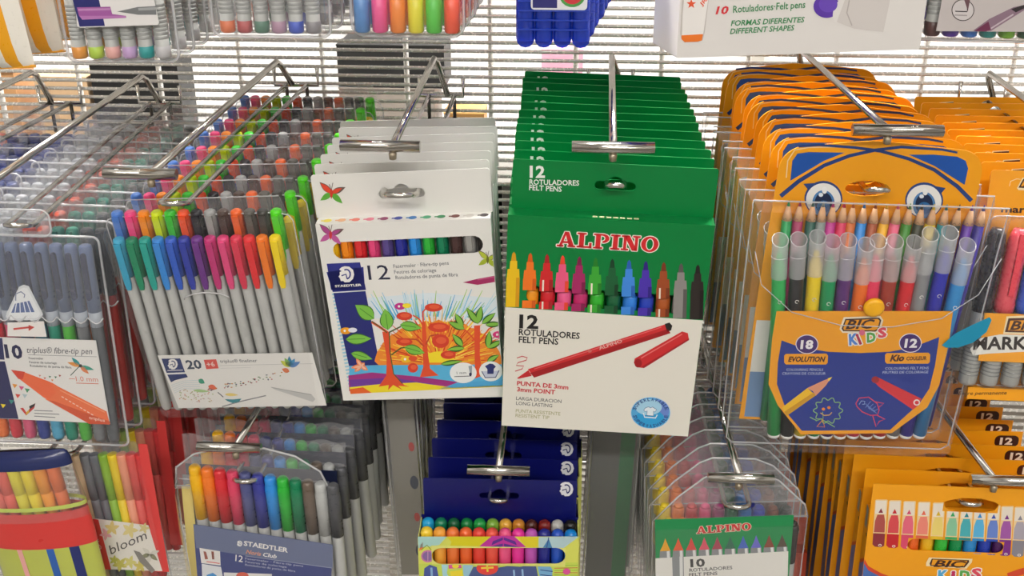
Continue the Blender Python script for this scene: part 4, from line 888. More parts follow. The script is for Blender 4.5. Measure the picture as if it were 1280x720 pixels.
# ================================================================== navy two-row cartons (bottom centre)
NAVYM = M('#0b1160', .34)
TOPA = ['#1fa3d8', '#0e7a54', '#0b5a34', '#0f7a3a', '#1e9a44', '#7aa83a', '#e0a83a', '#c8822a', '#4a2018', '#7a1f1a', '#b8b6b0', '#1c1a1a']
TOPB = ['#f6d23a', '#f4a840', '#ee7a3a', '#ee6a34', '#e8483c', '#ee5a4a', '#ee5a8c', '#ee3aa0', '#c05ab8', '#2a2f8c', '#2a56c0', '#1a86d8']
def navy():
    po = PO['NAV']; root = empty('two_row_pen_carton', po); t = 25.0; x0, x1, zt, zb = -53.5, 54.0, -18.5, -140.0
    a = Art(-t, po, 510, 580, 5.143)
    win = []; wl = a.q((152, 592)); wr = a.q((1012, 592)); hh = 6.6
    for i in range(9): th = R(-90 + 180 * i / 8); win.append((wr[0] - hh + hh * math.cos(th), wr[1] + hh * math.sin(th)))
    for i in range(9): th = R(90 + 180 * i / 8); win.append((wl[0] + hh + hh * math.cos(th), wl[1] + hh * math.sin(th)))
    g = Geo(); PAPER = M('#dfe07a', .36)
    g.plate([(x0, zb), (x1, zb), (x1, zt), (x0, zt)], -t, -t + .6, PAPER, [win]); g.box(x0, x1, -.6, 0, zb, zt + 2, NAVYM)
    g.box(x0, x0 + .6, -t + .6, -.6, zb, zt, PAPER); g.box(x1 - .6, x1, -t + .6, -.6, zb, zt, PAPER); g.box(x0, x1, -t + .6, -.6, zb, zb + .6, PAPER)
    g.box(x0 + .6, x1 - .6, -t + .6, -.6, zt - 5, zt - 4.4, NAVYM)
    g.build('carton', root)
    header_plate(-51.5, 52.5, zt + 2, 13.0, NAVYM, 1.5, euro(13.5, 2.4, 4.2, 0)).build('hanging_header', root)
    b = Art(-.6, po, 510, 580, 5.143); mars(b, 1018, 160, 90, '#e9e8ea', '#0b1160', 2); b.build('header_print', root)
    for row, cols, y in ((0, TOPA, -7.0), (1, TOPB, -17.6)):
        for i, c in enumerate(cols):
            def f(c=c):
                g = Geo(); m = M(c, .22); g.lathe([(-118, 3.6), (-2.5, 4.35), (-.8, 4.2), (.7, 3.5), (1.7, 2.3), (2.2, .8)], m, seg=16); return g.mesh('felt_pen')
            link(cached(('nav', c), f), 'felt_pen', root, (-48.2 + 8.8 * i, y, zt + 1.5))
    # cartoon print: fields of colour
    a.p([(62, 466), (1100, 466), (1110, 740), (62, 740)], '#d9dd62', 1)
    for pts, c in ((((60, 466), (250, 466), (200, 520), (60, 540)), '#a9d4cc'), (((250, 468), (540, 466), (430, 552), (260, 548), (280, 500)), '#d9cf1e'), (((700, 466), (840, 470), (830, 530), (780, 556)), '#e0cf2a'), (((840, 470), (1100, 466), (1000, 540), (840, 550)), '#b4d0d4'), (((80, 520), (95, 500), (100, 540), (70, 560)), '#ee7a4a')): a.p(pts, c, 1.5)
    a.p([(540, 462), (680, 462), (800, 570), (1000, 740), (300, 740), (420, 560)], '#c0329a', 2)
    for k in range(5):
        y = 470 + 40 * k; a.p([(610, y), (610, y + 18), (530 - 40 * k + 6, y + 52), (545 - 42 * k, y + 26)], '#5a2a8c', 2.5); a.p([(616, y), (616, y + 18), (700 + 40 * k, y + 52), (690 + 40 * k, y + 26)], '#5a2a8c', 2.5)
    a.p([(62, 640), (1110, 632), (1110, 740), (62, 740)], '#c8da5a', 3)
    a.line([(85, 552), (122, 520), (150, 552)], 6, '#8aa02a', 3); a.ell((128, 592), 44, 40, '#c87aa8', 3); a.ell((128, 592), 34, 30, '#8a6aa0', 3.2); a.line([(128, 560), (128, 625)], 4, '#d8a8c0', 3.5)
    a.line([(905, 470), (890, 545)], 6, '#2a4a8c', 3); a.p([(905, 478), (862, 545), (930, 545)], '#4a86b4', 2.8); a.p([(840, 546), (950, 543), (930, 560), (860, 560)], '#2f4a8c', 3)
    a.p([(100, 740), (105, 670), (140, 646), (185, 662), (200, 740)], '#4a5a9c', 3.5); a.line([(150, 665), (155, 740)], 14, '#8fb8d8', 3.7)
    a.p([(215, 640), (260, 640), (250, 700), (270, 740), (225, 740)], '#a8d4dc', 3.5); a.p([(260, 640), (340, 638), (345, 668), (262, 672)], '#d8549c', 3.5); a.ell((305, 655), 22, 14, '#f0dc3a', 3.7)
    a.p([(270, 690), (350, 680), (350, 740), (280, 740)], '#f0dc3a', 3.4); a.p([(350, 640), (425, 636), (400, 700), (420, 740), (360, 740)], '#9cc8d8', 3.5)
    a.p([(420, 660), (820, 636), (840, 740), (380, 740)], '#4a5a8c', 3.6); a.ell((510, 668), 70, 44, '#e8483c', 4); a.line([(470, 668), (550, 664)], 12, '#f4dc4a', 4.3); a.line([(508, 645), (512, 692)], 12, '#f4dc4a', 4.3)
    a.line([(580, 660), (640, 650), (720, 655), (800, 640)], 9, '#c8d84a', 4); a.line([(680, 680), (685, 740)], 12, '#9cc0e0', 4); a.line([(735, 675), (740, 740)], 12, '#9cc0e0', 4)
    a.p([(830, 650), (900, 634), (930, 680), (925, 740), (850, 740)], '#7ab0d4', 3.8); a.line([(850, 680), (930, 690)], 6, '#2f4a8c', 4); a.line([(850, 710), (930, 720)], 6, '#2f4a8c', 4)
    for k in range(6): a.line([(940, 655 + 14 * k), (1090, 650 + 16 * k)], 4, '#c8323a' if k % 2 else '#8ab83a', 4)
    a.ell((1020, 690), 24, 20, '#e0549c', 4.4); a.ell((985, 640), 16, 12, '#e8a83a', 4.4)
    for i, v in enumerate(a.v): a.v[i] = (min(max(v[0], x0 + .2), x1 - .2), v[1], max(v[2], zb + .2))
    xa, xb_, za, zb2 = min(p[0] for p in win), max(p[0] for p in win), min(p[1] for p in win), max(p[1] for p in win)
    a.cut(xa, xb_, za, zb2); a.build('front_print', root)
    return root

NV = navy()
stack(NV, 'felt-pen carton', 'navy two-row pen cartons', 'frontmost navy-topped pen carton with two rows of round coloured pen ends',
      'navy-topped pen carton, %s in the bottom-centre stack', run(PO['NAV'], 7, -66, -46, 1068, .7, .5, 1.5, lean=0), skip=('felt_pen', 'front_print'))

# ================================================================== clear pouches with green label (bottom, right of centre)
TENC = ['#f0cf2a', '#f07a1e', '#c8242e', '#ee4a86', '#b03a78', '#0e6a3a', '#2a86e0', '#2a3ac8', '#8a4222', '#2a2422']
def ten():
    po = PO['TEN']; root = empty('brush_pen_pouch', po)
    a = Art(-13.0, po, 800, 560, 4.5)
    for i, c in enumerate(TENC):
        tx, tz = a.q((150 + 72 * i, 335 - 0 * i)); 
        def f(c=c):
            g = Geo(); m = M(c, .45); g.lathe([(-120, 3.0), (-30, 4.0), (-28, 4.2), (-2, 4.2), (0, 3.4)], [M('#b9bab7', .35, .1)] + [m] * 3, seg=11)
            g.lathe([(0, 3.4), (1.2, 3.0), (2.2, 1.5)], m, seg=11); return g.mesh('brush_pen')
        link(cached(('ten', c), f), 'brush_pen', root, (-43.5 + 9.0 * i, -6.5, -13.5))
    a.at(800, 560, 4.5)
    a.plate([a.q(p) for p in ((84, 404), (866, 378), (826, 860), (92, 885))], -13.0, -12.7, M('#1d8a4e', .36))
    a.p([(86, 620), (834, 580), (828, 858), (92, 883)], '#e9e7e0', 1)
    slab_word(a, 'ALPINO', (318, 482), (626, 460), 40, '#cf3a3a', '#ead9c4', 4, .4)
    for i, c in enumerate(['#e8a82a', '#e2603a', '#d84a44', '#d8586a', '#a8485a', '#3a6a58', '#4a6ac0', '#6a6ac8', '#8a4a3a', '#5a4a40']):
        x = 142 + 73 * i; y = 508 - 2.6 * i; yb = 616 - 4 * i
        a.p([(x, y), (x + 16, y + 40), (x + 30, y + 70), (x - 30, y + 72), (x - 14, y + 40)], c, 2); a.p([(x - 30, y + 72), (x + 30, y + 70), (x + 32, yb), (x - 32, yb + 2)], '#8c8e90', 2); a.p([(x + 8, y + 72), (x + 24, y + 70), (x + 26, yb), (x + 10, yb)], '#e4e4e2', 3)
    a.p([(180, 612), (245, 608), (250, 870), (190, 875)], '#8c9092', 2); a.p([(222, 610), (240, 608), (244, 870), (226, 872)], '#e4e4e2', 3)
    a.text('10', (284, 668), (366, 664), 44, '#4a4a48', 4, .035); a.text('ROTULADORES', (278, 696), (520, 680), 19, '#6a6a68', 4, .02); a.text('FELT PENS', (276, 722), (436, 712), 19, '#6a6a68', 4, .02)
    a.build('front_label', root)
    out = [(-54, -14), (-38, 6), (-22, 21), (-14, 25), (14, 25), (26, 20), (44, 2), (47, -8), (45, -140), (-50, -140)]
    sh = shell([(-54, -14), (47, -8), (45, -140), (-51, -140)], 14.0, CLEAR, SEAM, .5); sh.build('clear_pouch', root)
    g = Geo(); g.plate(out[:8], -6.5, -5.9, FILM(.08, bump=.8, scale=60, gain=1.4), [euro(12, 3.4, 5.0, 1)]); g.tube([(x, -6.2, z) for x, z in out[:8]], .7, SEAM, 5); g.build('hanging_tab', root)
    return root
TN = ten()
stack(TN, 'brush pen pouch', 'clear pouches of ten pens with green labels', 'frontmost clear pouch of ten pens with green label and arched plastic tab',
      'clear pouch of ten pens with arched plastic tab, %s on its hook', run(PO['TEN'], 11, -50, 104, 1077, .9, .5, 1.2, lean=1), skip=('front_label',))

# ================================================================== lower orange cartons (bottom right)
def orange_carton():
    po = PO['ORA']; root = empty('orange_pen_carton', po); t = 12.0; x0, x1, zt, zb = -62, 62, -8.0, -150.0
    a = Art(-t, po, 1060, 590, 5.536)
    wl = a.q((412, 500)); wr = a.q((1075, 525)); hh = 4.6; win = []
    for i in range(9): th = R(-90 + 180 * i / 8); win.append((wr[0] - hh + hh * math.cos(th), wr[1] + hh * math.sin(th)))
    for i in range(9): th = R(90 + 180 * i / 8); win.append((wl[0] + hh + hh * math.cos(th), wl[1] + hh * math.sin(th)))
    hole = [(-17, 3), (-15, 5), (-6, 7.5), (6, 7.5), (15, 5), (17, 3), (15, -1), (8, -3), (-8, -3), (-15, -1)]
    # header and front face are one sheet here: the slot sits high in the face
    g = Geo(); g.plate([(x0, zb), (x1, zb), (x1, 15.5), (x0, 15.5)], -t, -t + .6, ORANGE, [win, hole])
    g.box(x0, x1, -.6, 0, zb, zt, ORANGE); g.box(x0, x0 + .6, -t + .6, -.6, zb, zt, ORANGE); g.box(x1 - .6, x1, -t + .6, -.6, zb, zt, ORANGE); g.box(x0, x1, -t + .6, -.6, zt, zt + .5, ORANGE)
    g.build('carton', root)
    for sx in (x0 - .06, x1 + .06):                           # printed sides: blue wave with a red edge, little marks
        s_ = Geo()
        for k in range(10):
            y0, y1 = -t + .3 + k * 1.1, -t + .3 + (k + 1) * 1.1; z0 = -46 - k * .9
            for za, zb3, c in ((-150, z0, '#4a6fb4'), (z0, z0 + 3.0, '#d8482c')):
                n = s_.add([(sx, y0, za), (sx, y1, za), (sx, y1, zb3), (sx, y0, zb3)]); s_.face([n, n + 1, n + 2, n + 3], M(c, .4))
        if sx < 0:
            n = s_.add([(sx, -t + 2 + 1.4 * math.cos(k), -25 + 1.4 * math.sin(k)) for k in range(6)]); s_.face(list(range(n, n + 6)), M('#2a1a14', .4))
            n = s_.add([(sx, -8, -22), (sx, -3, -22), (sx, -3, -6), (sx, -8, -6)]); s_.face([n, n + 1, n + 2, n + 3], M('#8a9a9a', .4))
        s_.build('side_print', root)
    h = Art(-t, None); 
    if True:
        h.p(rrect(44, 60, 3.5, 12.5, 3.5), '#3a1712', 1, raw=True); h.text('12', (47.5, 5.4), (56, 5.4), 5.4, '#f4ead8', 3, .04)
    h.build('header_print', root)
    cols = [('#b0524c', '#8c2f3a', 232), ('#d84a50', '#c8242e', 328), ('#e86a80', '#dc4a6c', 428), ('#f08a78', '#e86a4a', 530), ('#f0d878', '#e8c02a', 632), ('#8cc8a0', '#3aa860', 732), ('#4ab0b8', '#1a8a94', 828), ('#5ab4e0', '#2a8ad0', 920), ('#6a86d0', '#2a4ab0', 1016), ('#a45aa8', '#7a2a86', 1108), ('#b0a8b4', '#8a8690', 1200), ('#6a6a70', '#3a3a3e', 1292)]
    for i, (c, d, x) in enumerate(cols):
        k = i / 11.; y0 = 190 + 55 * k; yb = 520 + 75 * k; xx = lambda y: x - (y - 200) * .07
        def P_(u, y): return (xx(y) + u, y)
        a.p([P_(-44, y0 + 6), P_(-36, y0), P_(36, y0), P_(42, y0 + 6), P_(42, y0 + 240), P_(-44, y0 + 236)], '#f3d49c', 1)
        a.p([P_(-38, y0 + 8), P_(34, y0 + 8), P_(36, y0 + 100), P_(-38, y0 + 98)], '#efe4d4', 1.5)
        a.p([P_(0, y0 + 60), P_(16, y0 + 92), P_(-16, y0 + 92)], d, 2); a.p([P_(-22, y0 + 104), P_(24, y0 + 104), P_(34, y0 + 150), P_(36, y0 + 228), P_(-38, y0 + 226), P_(-36, y0 + 150)], c, 2)
        a.p([P_(-42, y0 + 232), P_(40, y0 + 236), P_(40, yb - 10), P_(20, yb), P_(-24, yb - 4), P_(-42, yb - 20)], d, 2); a.ell(P_(10, yb - 14), 12, 9, '#f4e8e0', 3, 12); a.ell(P_(10, yb - 14), 7, 5, d, 4, 10)
    a.p([(560, 590), (860, 600), (856, 625), (820, 668), (540, 650), (540, 628)], '#f6e2b4', 3); a.p([(580, 598), (836, 608), (838, 622), (806, 660), (570, 648), (564, 632)], '#4a2314', 4); a.p([(586, 604), (826, 613), (800, 652), (576, 642)], '#f0a31c', 5)
    a.text('BIC', (590, 652), (812, 660), 46, '#3e1d14', 7, .028, .25)
    for ch, x, y, c in (('K', 620, 740, '#4fa8d8'), ('i', 710, 742, '#c02a5c'), ('D', 770, 742, '#58a84a'), ('S', 850, 728, '#e04a5c')): a.text(ch, (x, y), (x + (30 if ch == 'i' else 70), y), 62, c, 6, .05, 0, '#f6f2ea', .7)
    a.p([(100, 600), (140, 650), (230, 700), (400, 760), (400, 800), (80, 790)], '#d8482c', 2); a.p([(96, 630), (140, 680), (240, 730), (400, 790), (80, 800)], '#4a6fb4', 3); a.p([(1100, 700), (1180, 672), (1300, 640), (1300, 690), (1170, 720), (1110, 740)], '#d8482c', 2)
    for i, v in enumerate(a.v): a.v[i] = (min(max(v[0], x0 + .2), x1 - .2), v[1], max(v[2], zb + .2))
    xa, xb_, za, zb2 = min(p[0] for p in win), max(p[0] for p in win), min(p[1] for p in win), max(p[1] for p in win)
    a.cut(xa, xb_, za, zb2); a.cut(-17, 17, -3, 7.5); a.build('front_print', root)
    for i, c in enumerate(['#e8641e', '#e8b41e', '#35b43a', '#0e8a4a', '#2a86c8', '#1f3aa8', '#4a1a5a']):
        def f(c=c):
            g = Geo(); g.lathe([(-80, 4.1), (12, 4.1), (14, 2.5)], M(c, .3), seg=12); return g.mesh('felt_pen')
        link(cached(('ora', c), f), 'felt_pen', root, (wl[0] + 4.6 + 9.1 * i, -5.6, (za + zb2) / 2 - 2))
    return root
OC = orange_carton()
stack(OC, 'felt-pen carton', 'lower orange pen cartons', 'frontmost orange pen carton printed with translucent-capped pens, below the marker cards',
      'orange pen carton with oval count mark, %s in lower right stack', run(PO['ORA'], 11, -54, 240, 1085, .8, .5, 1.5, lean=1), skip=('felt_pen', 'front_print'))

# ================================================================== clear pouches with navy label (bottom left)
NORC = ['#f2b81e', '#f07a2a', '#d83038', '#e04466', '#555a8c', '#3a3f96', '#2f8ee0', '#2fb43a', '#0f7a50', '#6a5c50', '#b8bab8', '#55565a']
def noris():
    po = PO['NOR']; root = empty('twelve_pen_pouch', po); a = Art(-13.4, po, 200, 580, 5.142)
    for i, c in enumerate(NORC):
        tx, tz = a.q((202 + 81.5 * i, 56 + 11 * i)); L = 44
        def f(c=c):
            g = Geo(); g.lathe([(-112, 3.2), (-110, 4.0), (-40, 4.0), (-38, 3.0)], M('#b9bab7', .4, .1), seg=10); return g.mesh('felt_pen')
        o = link(cached(('nor', c), f), 'felt_pen', root, (tx, -7.2, tz + 1.5), (0, R(-2.0), 0))
        def f2(c=c):
            g = Geo(); m = M(c, .3); g.lathe([(-41, 4.25), (-8, 4.4), (-7, 3.9), (-5.5, 4.1), (-1.5, 4.0), (0, 2.8)], m, seg=12); return g.mesh('cap')
        link(cached(('norcap', c), f2), 'cap', o)
    a.plate([a.q(p) for p in ((214, 388), (1112, 520), (1090, 920), (250, 860))], -13.4, -13.1, M('#3a4680', .4))
    a.p([(214, 388), (1112, 520), (1110, 670), (234, 540)], '#6a7494', 1)
    mars(a, 512, 510, 36, '#f0efee', '#6a7494', 3); a.text('STAEDTLER', (538, 522), (822, 568), 30, '#eceae8', 3, .03); a.text('Noris', (552, 574), (650, 590), 26, '#e09a7a', 3, .02, .25); a.text('Club', (662, 592), (750, 606), 26, '#eceae8', 3, .02, .25)
    a.text('12', (484, 622), (532, 630), 42, '#eceae8', 3, .01)
    for k, (s_, x1_) in enumerate((('Fasermaler · Fibre-tip pens', 920), ('Feutres de coloriage', 815), ('Rotuladores de punta de fibra', 870))): a.text(s_, (548, 612 + 20 * k), (x1_, 612 + 20 * k + (x1_ - 548) * .13), 13, '#b8bcd0', 3, .006)
    a.line([(548, 590), (1106, 668)], 3, '#aab0c4', 2)
    a.p([(254, 538), (386, 560), (390, 652), (266, 636)], '#ece8e4', 3); a.p([(280, 560), (296, 562), (310, 610), (290, 612)], '#a05a4a', 4); a.p([(330, 560), (346, 562), (350, 612), (336, 612)], '#8a4a3a', 4); a.line([(300, 626), (384, 638)], 5, '#d84a4a', 4)
    a.p([(268, 640), (392, 660), (404, 720), (410, 900), (280, 900)], '#e4e6ea', 3); a.p([(300, 712), (340, 698), (366, 716), (360, 740), (304, 740)], '#4a9ad8', 4); a.p([(410, 696), (720, 706), (720, 900), (420, 900)], '#e8e6e4', 3); a.ell((530, 716), 40, 22, '#d8604a', 4)
    a.build('front_label', root)
    # second little card behind the label, seen past its left edge
    g = Geo(); g.plate([(-50, -110), (-42, -110), (-40, -8), (-47, -10)], -2.6, -2.2, M('#e8d27a', .4)); g.build('back_card', root)
    out = [(-49, -8), (-47, 10), (-34, 20), (-12, 26), (14, 26), (34, 21), (52, 8), (58, -4), (59.5, -24), (57, -112), (-46, -112), (-49, -40)]
    sh = shell([(-49, -8), (56, -4), (59.5, -24), (57, -112), (-46, -112), (-49, -40)], 15.0, CLEAR, SEAM, .55); sh.build('clear_pouch', root)
    tab = [(-49, -9), (-47, 8), (-34, 19), (-12, 26), (14, 26), (34, 21), (50, 10), (56, -5)]
    g = Geo(); g.plate(tab, -7.5, -6.9, FILM(.09, bump=.8, scale=55, gain=1.4), [euro(14, 3.6, 5.0, 1)]); g.tube([(x, -7.2, z) for x, z in tab], .8, SEAM, 5); g.tube([(x, -7.2, z) for x, z in ((-46, -1), (0, -2), (54, -6))], .5, SEAM, 5); g.build('hanging_tab', root)
    g = Geo(); g.box(-46, 54, -1.2, -.8, -112, -2, M('#8a8c94', .4)); g.build('backing_card', root)
    return root
NR = noris()
stack(NR, 'felt-pen pouch', 'clear pouches of twelve pens with navy labels', 'frontmost clear pouch of twelve pens with navy label under an arched plastic tab',
      'clear arched-tab pouch of felt pens, %s in the lower left stack', run(PO['NOR'], 9, -52, -208, 1086, 1.4, .5, 2.0, lean=2), skip=('front_label',))
for o in [o for o in S.objects if o.name.startswith('twelve_pen_pouch.')]:    # pouches behind: square film with a navy flap
    for c in list(o.children):
        if c.name.startswith('backing_card'):
            def f():
                g = Geo(); g.box(-48, 57, -1.2, -.8, -112, -2, M('#8a8c94', .4)); g.plate(crect(-47, 57, -20, 2), -15.6, -15.2, M('#1c2340', .4)); return g.mesh('backing_card')
            c.data = cached('nor_back', f)
        if c.name.startswith('hanging_tab'):
            def f():
                g = Geo(); n = 24; g.plate([(-50 + 112 * i / n, 20 + 1.2 * math.sin(i * 1.3)) for i in range(n + 1)] + [(62, -6), (-50, -6)], -7.5, -6.9, FILM(.10, bump=1.1, scale=36, gain=1.8), [euro(14, 3.6, 5.0, 1)]); return g.mesh('hanging_tab')
            c.data = cached('nor_tab', f)
# ================================================================== marker cards at the right edge
def marker_card():
    po = PO['MRK']; root = empty('marker_blister_card', po); x0, x1, zt, zb = -53, 53, 8.5, -134
    g = Geo(); g.plate(rrect(x0, x1, zb, zt, 2), -.7, 0, ORANGE, [euro(14, 3.2, 4.8, 0)]); g.build('card', root)
    b = Art(-.7, po, 1080, 80, 3.275)
    b.line([(595, 500), (600, 480), (625, 470), (640, 472)], 2, '#f6e6c0', 1)
    b.p([(626, 508), (648, 466), (720, 462), (720, 520), (632, 516)], '#f6e2b4', 2); b.p([(632, 506), (652, 470), (720, 466), (720, 512)], '#4a2314', 3); b.p([(642, 500), (656, 476), (720, 474), (720, 504)], '#f0a31c', 4)
    b.text('BIC', (650, 500), (745, 503), 20, '#4a2314', 6, .05, .25); b.text('marking', (560, 606), (760, 612), 28, '#3a1a10', 3, .03)
    b.build('card_print', root)
    MC = ['#2a2a2e', '#e04a58', '#3560d0', '#14808c', '#2f9a3a', '#7a3a96', '#e88a2a', '#6a3a2a']
    for i, c in enumerate(MC):
        def f(c=c):
            g = Geo(); m = M('#b4b5b1', .32, .3); g.lathe([(-99, 4.5), (-97, 5.4), (-52, 5.6), (-50, 4.6)], m, seg=14)
            for k in range(8): g.lathe([(-92 + 2.4 * k - .5, 5.4), (-92 + 2.4 * k, 5.8), (-92 + 2.4 * k + .5, 5.4)], M('#8b8d8b', .35, .3), seg=14, cap=False)
            return g.mesh('marker')
        o = link(cached(('mrk', c), f), 'marker', root, (-47 + 12.6 * i, -8.0, -25), (0, R(4.0), 0))
        def f2(c=c):
            g = Geo(); m = M(c, .28); g.lathe([(-52, 5.9), (-46, 6.1), (-44, 5.7), (-10, 5.8), (-4, 5.0), (0, 3.4)], m, seg=14)
            g.plate([(-1.6, -2), (1.6, -2), (1.6, -40), (-1.6, -40)], -7.6, -5.2, m); return g.mesh('cap')
        link(cached(('mrkcap', c), f2), 'cap', o)
    a = Art(-15.0, po, 1160, 250, 2.667)
    zA = a.q((150, 375))[1]; zB = a.q((140, 535))[1]; zC = a.q((100, 632))[1]
    a.plate([(x0 + 2, zB), (x1 - 2, zB), (x1 - 2, zA), (x0 + 2, zA)], -15.0, -14.6, ORANGE)
    a.p([(175, 460), (240, 448), (330, 450), (330, 505), (200, 512), (150, 518), (140, 496)], '#eceae2', 1); a.text('MARKing', (150, 498), (402, 496), 42, '#2a201c', 3, .03)
    a.p([(250, 446), (262, 388), (340, 384), (340, 448)], '#f6e2b4', 2); a.p([(256, 440), (268, 394), (340, 392), (340, 442)], '#4a2314', 3); a.p([(266, 434), (274, 402), (340, 400), (340, 436)], '#f0a31c', 4); a.text('BIC', (272, 432), (372, 432), 30, '#3e1d14', 6, .028, .25)
    a.build('front_band', root)
    c = Art(-9.5, po, 1160, 250, 2.667); c.plate([(x0, zb + .5), (x1, zb + .5), (x1, zC), (x0, zC)], -9.5, -1, ORANGE); c.text('Encre permanente', (100, 650), (262, 648), 12, '#5a3418', 3, .01, .2); c.build('bottom_fold', root)
    shell(rrect(x0 + 1, x1 - 1, zC + .5, -18, 5), 14.5, CLEAR, SEAM, .4, y0=-.9).build('blister', root)
    return root
MK = marker_card()
stack(MK, 'marker card', 'orange marker cards at the right edge', 'frontmost orange marker card at right edge, red and blue markers in its blister',
      'orange marker card at the right edge, %s on its hook', run(PO['MRK'], 11, -22, 304, 1290, .6, .4, 1.0, lean=-3), skip=('front_band',))

# ================================================================== packs at the far left edge of the middle row
def edge_pack():
    root = empty('capped_pen_pouch')
    for i, c in enumerate(['#ee6a4a', '#2a3a8c', '#26305c', '#2a3a8c', '#26305c', '#2a3a8c', '#26305c', '#35406c']):
        def f(c=c):
            g = Geo(); g.lathe([(-130, 3.4), (-44, 4.2), (-43, 4.3), (-2, 4.3), (0, 3.2)], [M('#c3c4c1', .35, .1)] + [M(c, .3)] * 3, seg=10); return g.mesh('pen')
        link(cached(('edge', c), f), 'pen', root, (-31 + 9 * i, -6, -12))
    shell(rrect(-38, 38, -146, -6, 4), 13, CLEAR, SEAM, .6).build('clear_pouch', root)
    g = Geo(); g.plate(rrect(-18, 18, -8, 11, 5), -6, -5.4, FILM(.10, bump=.5, gain=1.4), [euro(13, 3, 4.6, 1)]); g.build('hanging_tab', root)
    return root
EP = edge_pack()
stack(EP, 'pen pouch', 'dark-capped pen pouches at the far left', 'clear pouch of dark-blue-capped pens at the left edge, frontmost on its hook', 'clear pouch of dark-blue-capped pens at the left edge, %s on its hook',
      run((-414, -176, 1274, 0, 0, 0), 6, -40, -412, 1277, .8, .5, 1.0))

# ================================================================== bottom left: flower-card pen pouches and the red bag
hook('chrome hook at the bottom left, its loop showing under the fibre pen box', -338, -228, 1099, -338, 1101, 25, 9, 40, price=False)
def bloom():
    po = (-338, -226, 1099, 0, -3.0, 0); root = empty('card_pen_pouch', po); a = Art(-10.5, po, 0, 540, 4.0)
    BC = ['#e2c49c', '#7d7f84', '#6a6d74', '#8bb83a', '#ecd02e', '#e89a7c', '#dc5a54', '#dc3a3c']
    for i, c in enumerate(BC):
        def f(c=c):
            g = Geo(); m = M(c, .36); g.lathe([(-100, 3.0), (-36, 3.3), (-35.5, 2.6), (-35, 3.5), (-1, 3.6), (0, 3.2)], m, seg=9); return g.mesh('pen')
        tx, tz = a.q((345 + 47 * i, 76 + 1 * i)); link(cached(('bloom', c), f), 'pen', root, (tx, -5, -3), (0, R(-1 + .3 * i), 0))
    a.plate([a.q(p) for p in ((412, 425), (742, 468), (812, 696), (480, 684))], -10.5, -10.2, M('#e9e4da', .4)); a.p([(412, 425), (492, 438), (556, 688), (480, 684)], '#d83a38', 1)
    a.text('STABILO', (432, 452), (486, 590), 24, '#f0c4bc', 3, .02); a.text('bloom', (556, 612), (744, 530), 42, '#55504e', 3, .0, .35)
    for x, y, r, c in ((530, 510, 34, '#e8a8b0'), (560, 480, 40, '#d8c27a'), (650, 490, 44, '#e0d08a'), (720, 480, 30, '#d8c88a'), (600, 660, 40, '#c8c060'), (650, 650, 36, '#d8d07a'), (700, 670, 36, '#d0c060'), (570, 640, 26, '#b8b850')):
        for k in range(5): t = R(72 * k + x); a.leaf((x, y), (x + r * math.cos(t), y + r * math.sin(t)), r * .5, c, 2 + .01 * k)
    for k in range(5): t = R(60 * k - 20); a.leaf((750, 610), (750 + 50 * math.cos(t), 610 + 50 * math.sin(t)), 22, '#8a8a6a' if k % 2 else '#d8d4c8', 2.5)
    a.p([(668, 590), (700, 600), (776, 690), (760, 705), (700, 650)], '#8a857e', 4); a.build('front_label', root)
    g = Geo(); g.plate([a.q(c_) for c_ in ((690, 60), (735, 62), (845, 700), (780, 700))], -10.4, -10.1, M('#dc4442', .36)); g.build('red_strip', root)
    g = Geo(); g.plate(rrect(-12, 50, -6, 6.5, 3), -5.4, -4.9, FILM(.08, bump=.5, gain=1.3), [euro(13, 3.2, 4.6, .5)]); g.build('hanging_tab', root)
    shell(rrect(-14, 54, -108, -5, 3), 11.5, CLEAR, SEAM, .5).build('clear_pouch', root)
    return root
BL = bloom()
stack(BL, 'pen pouch', 'clear pen pouches with a flower card', 'frontmost clear pen pouch with flower card and red strip', 'clear pen pouch with red edge, %s behind the flower-card pouch', run((-338, -226, 1099, 0, -3.0, 0), 7, -40, -338, 1101, 1.0, .5, 1.0), skip=('front_label',))
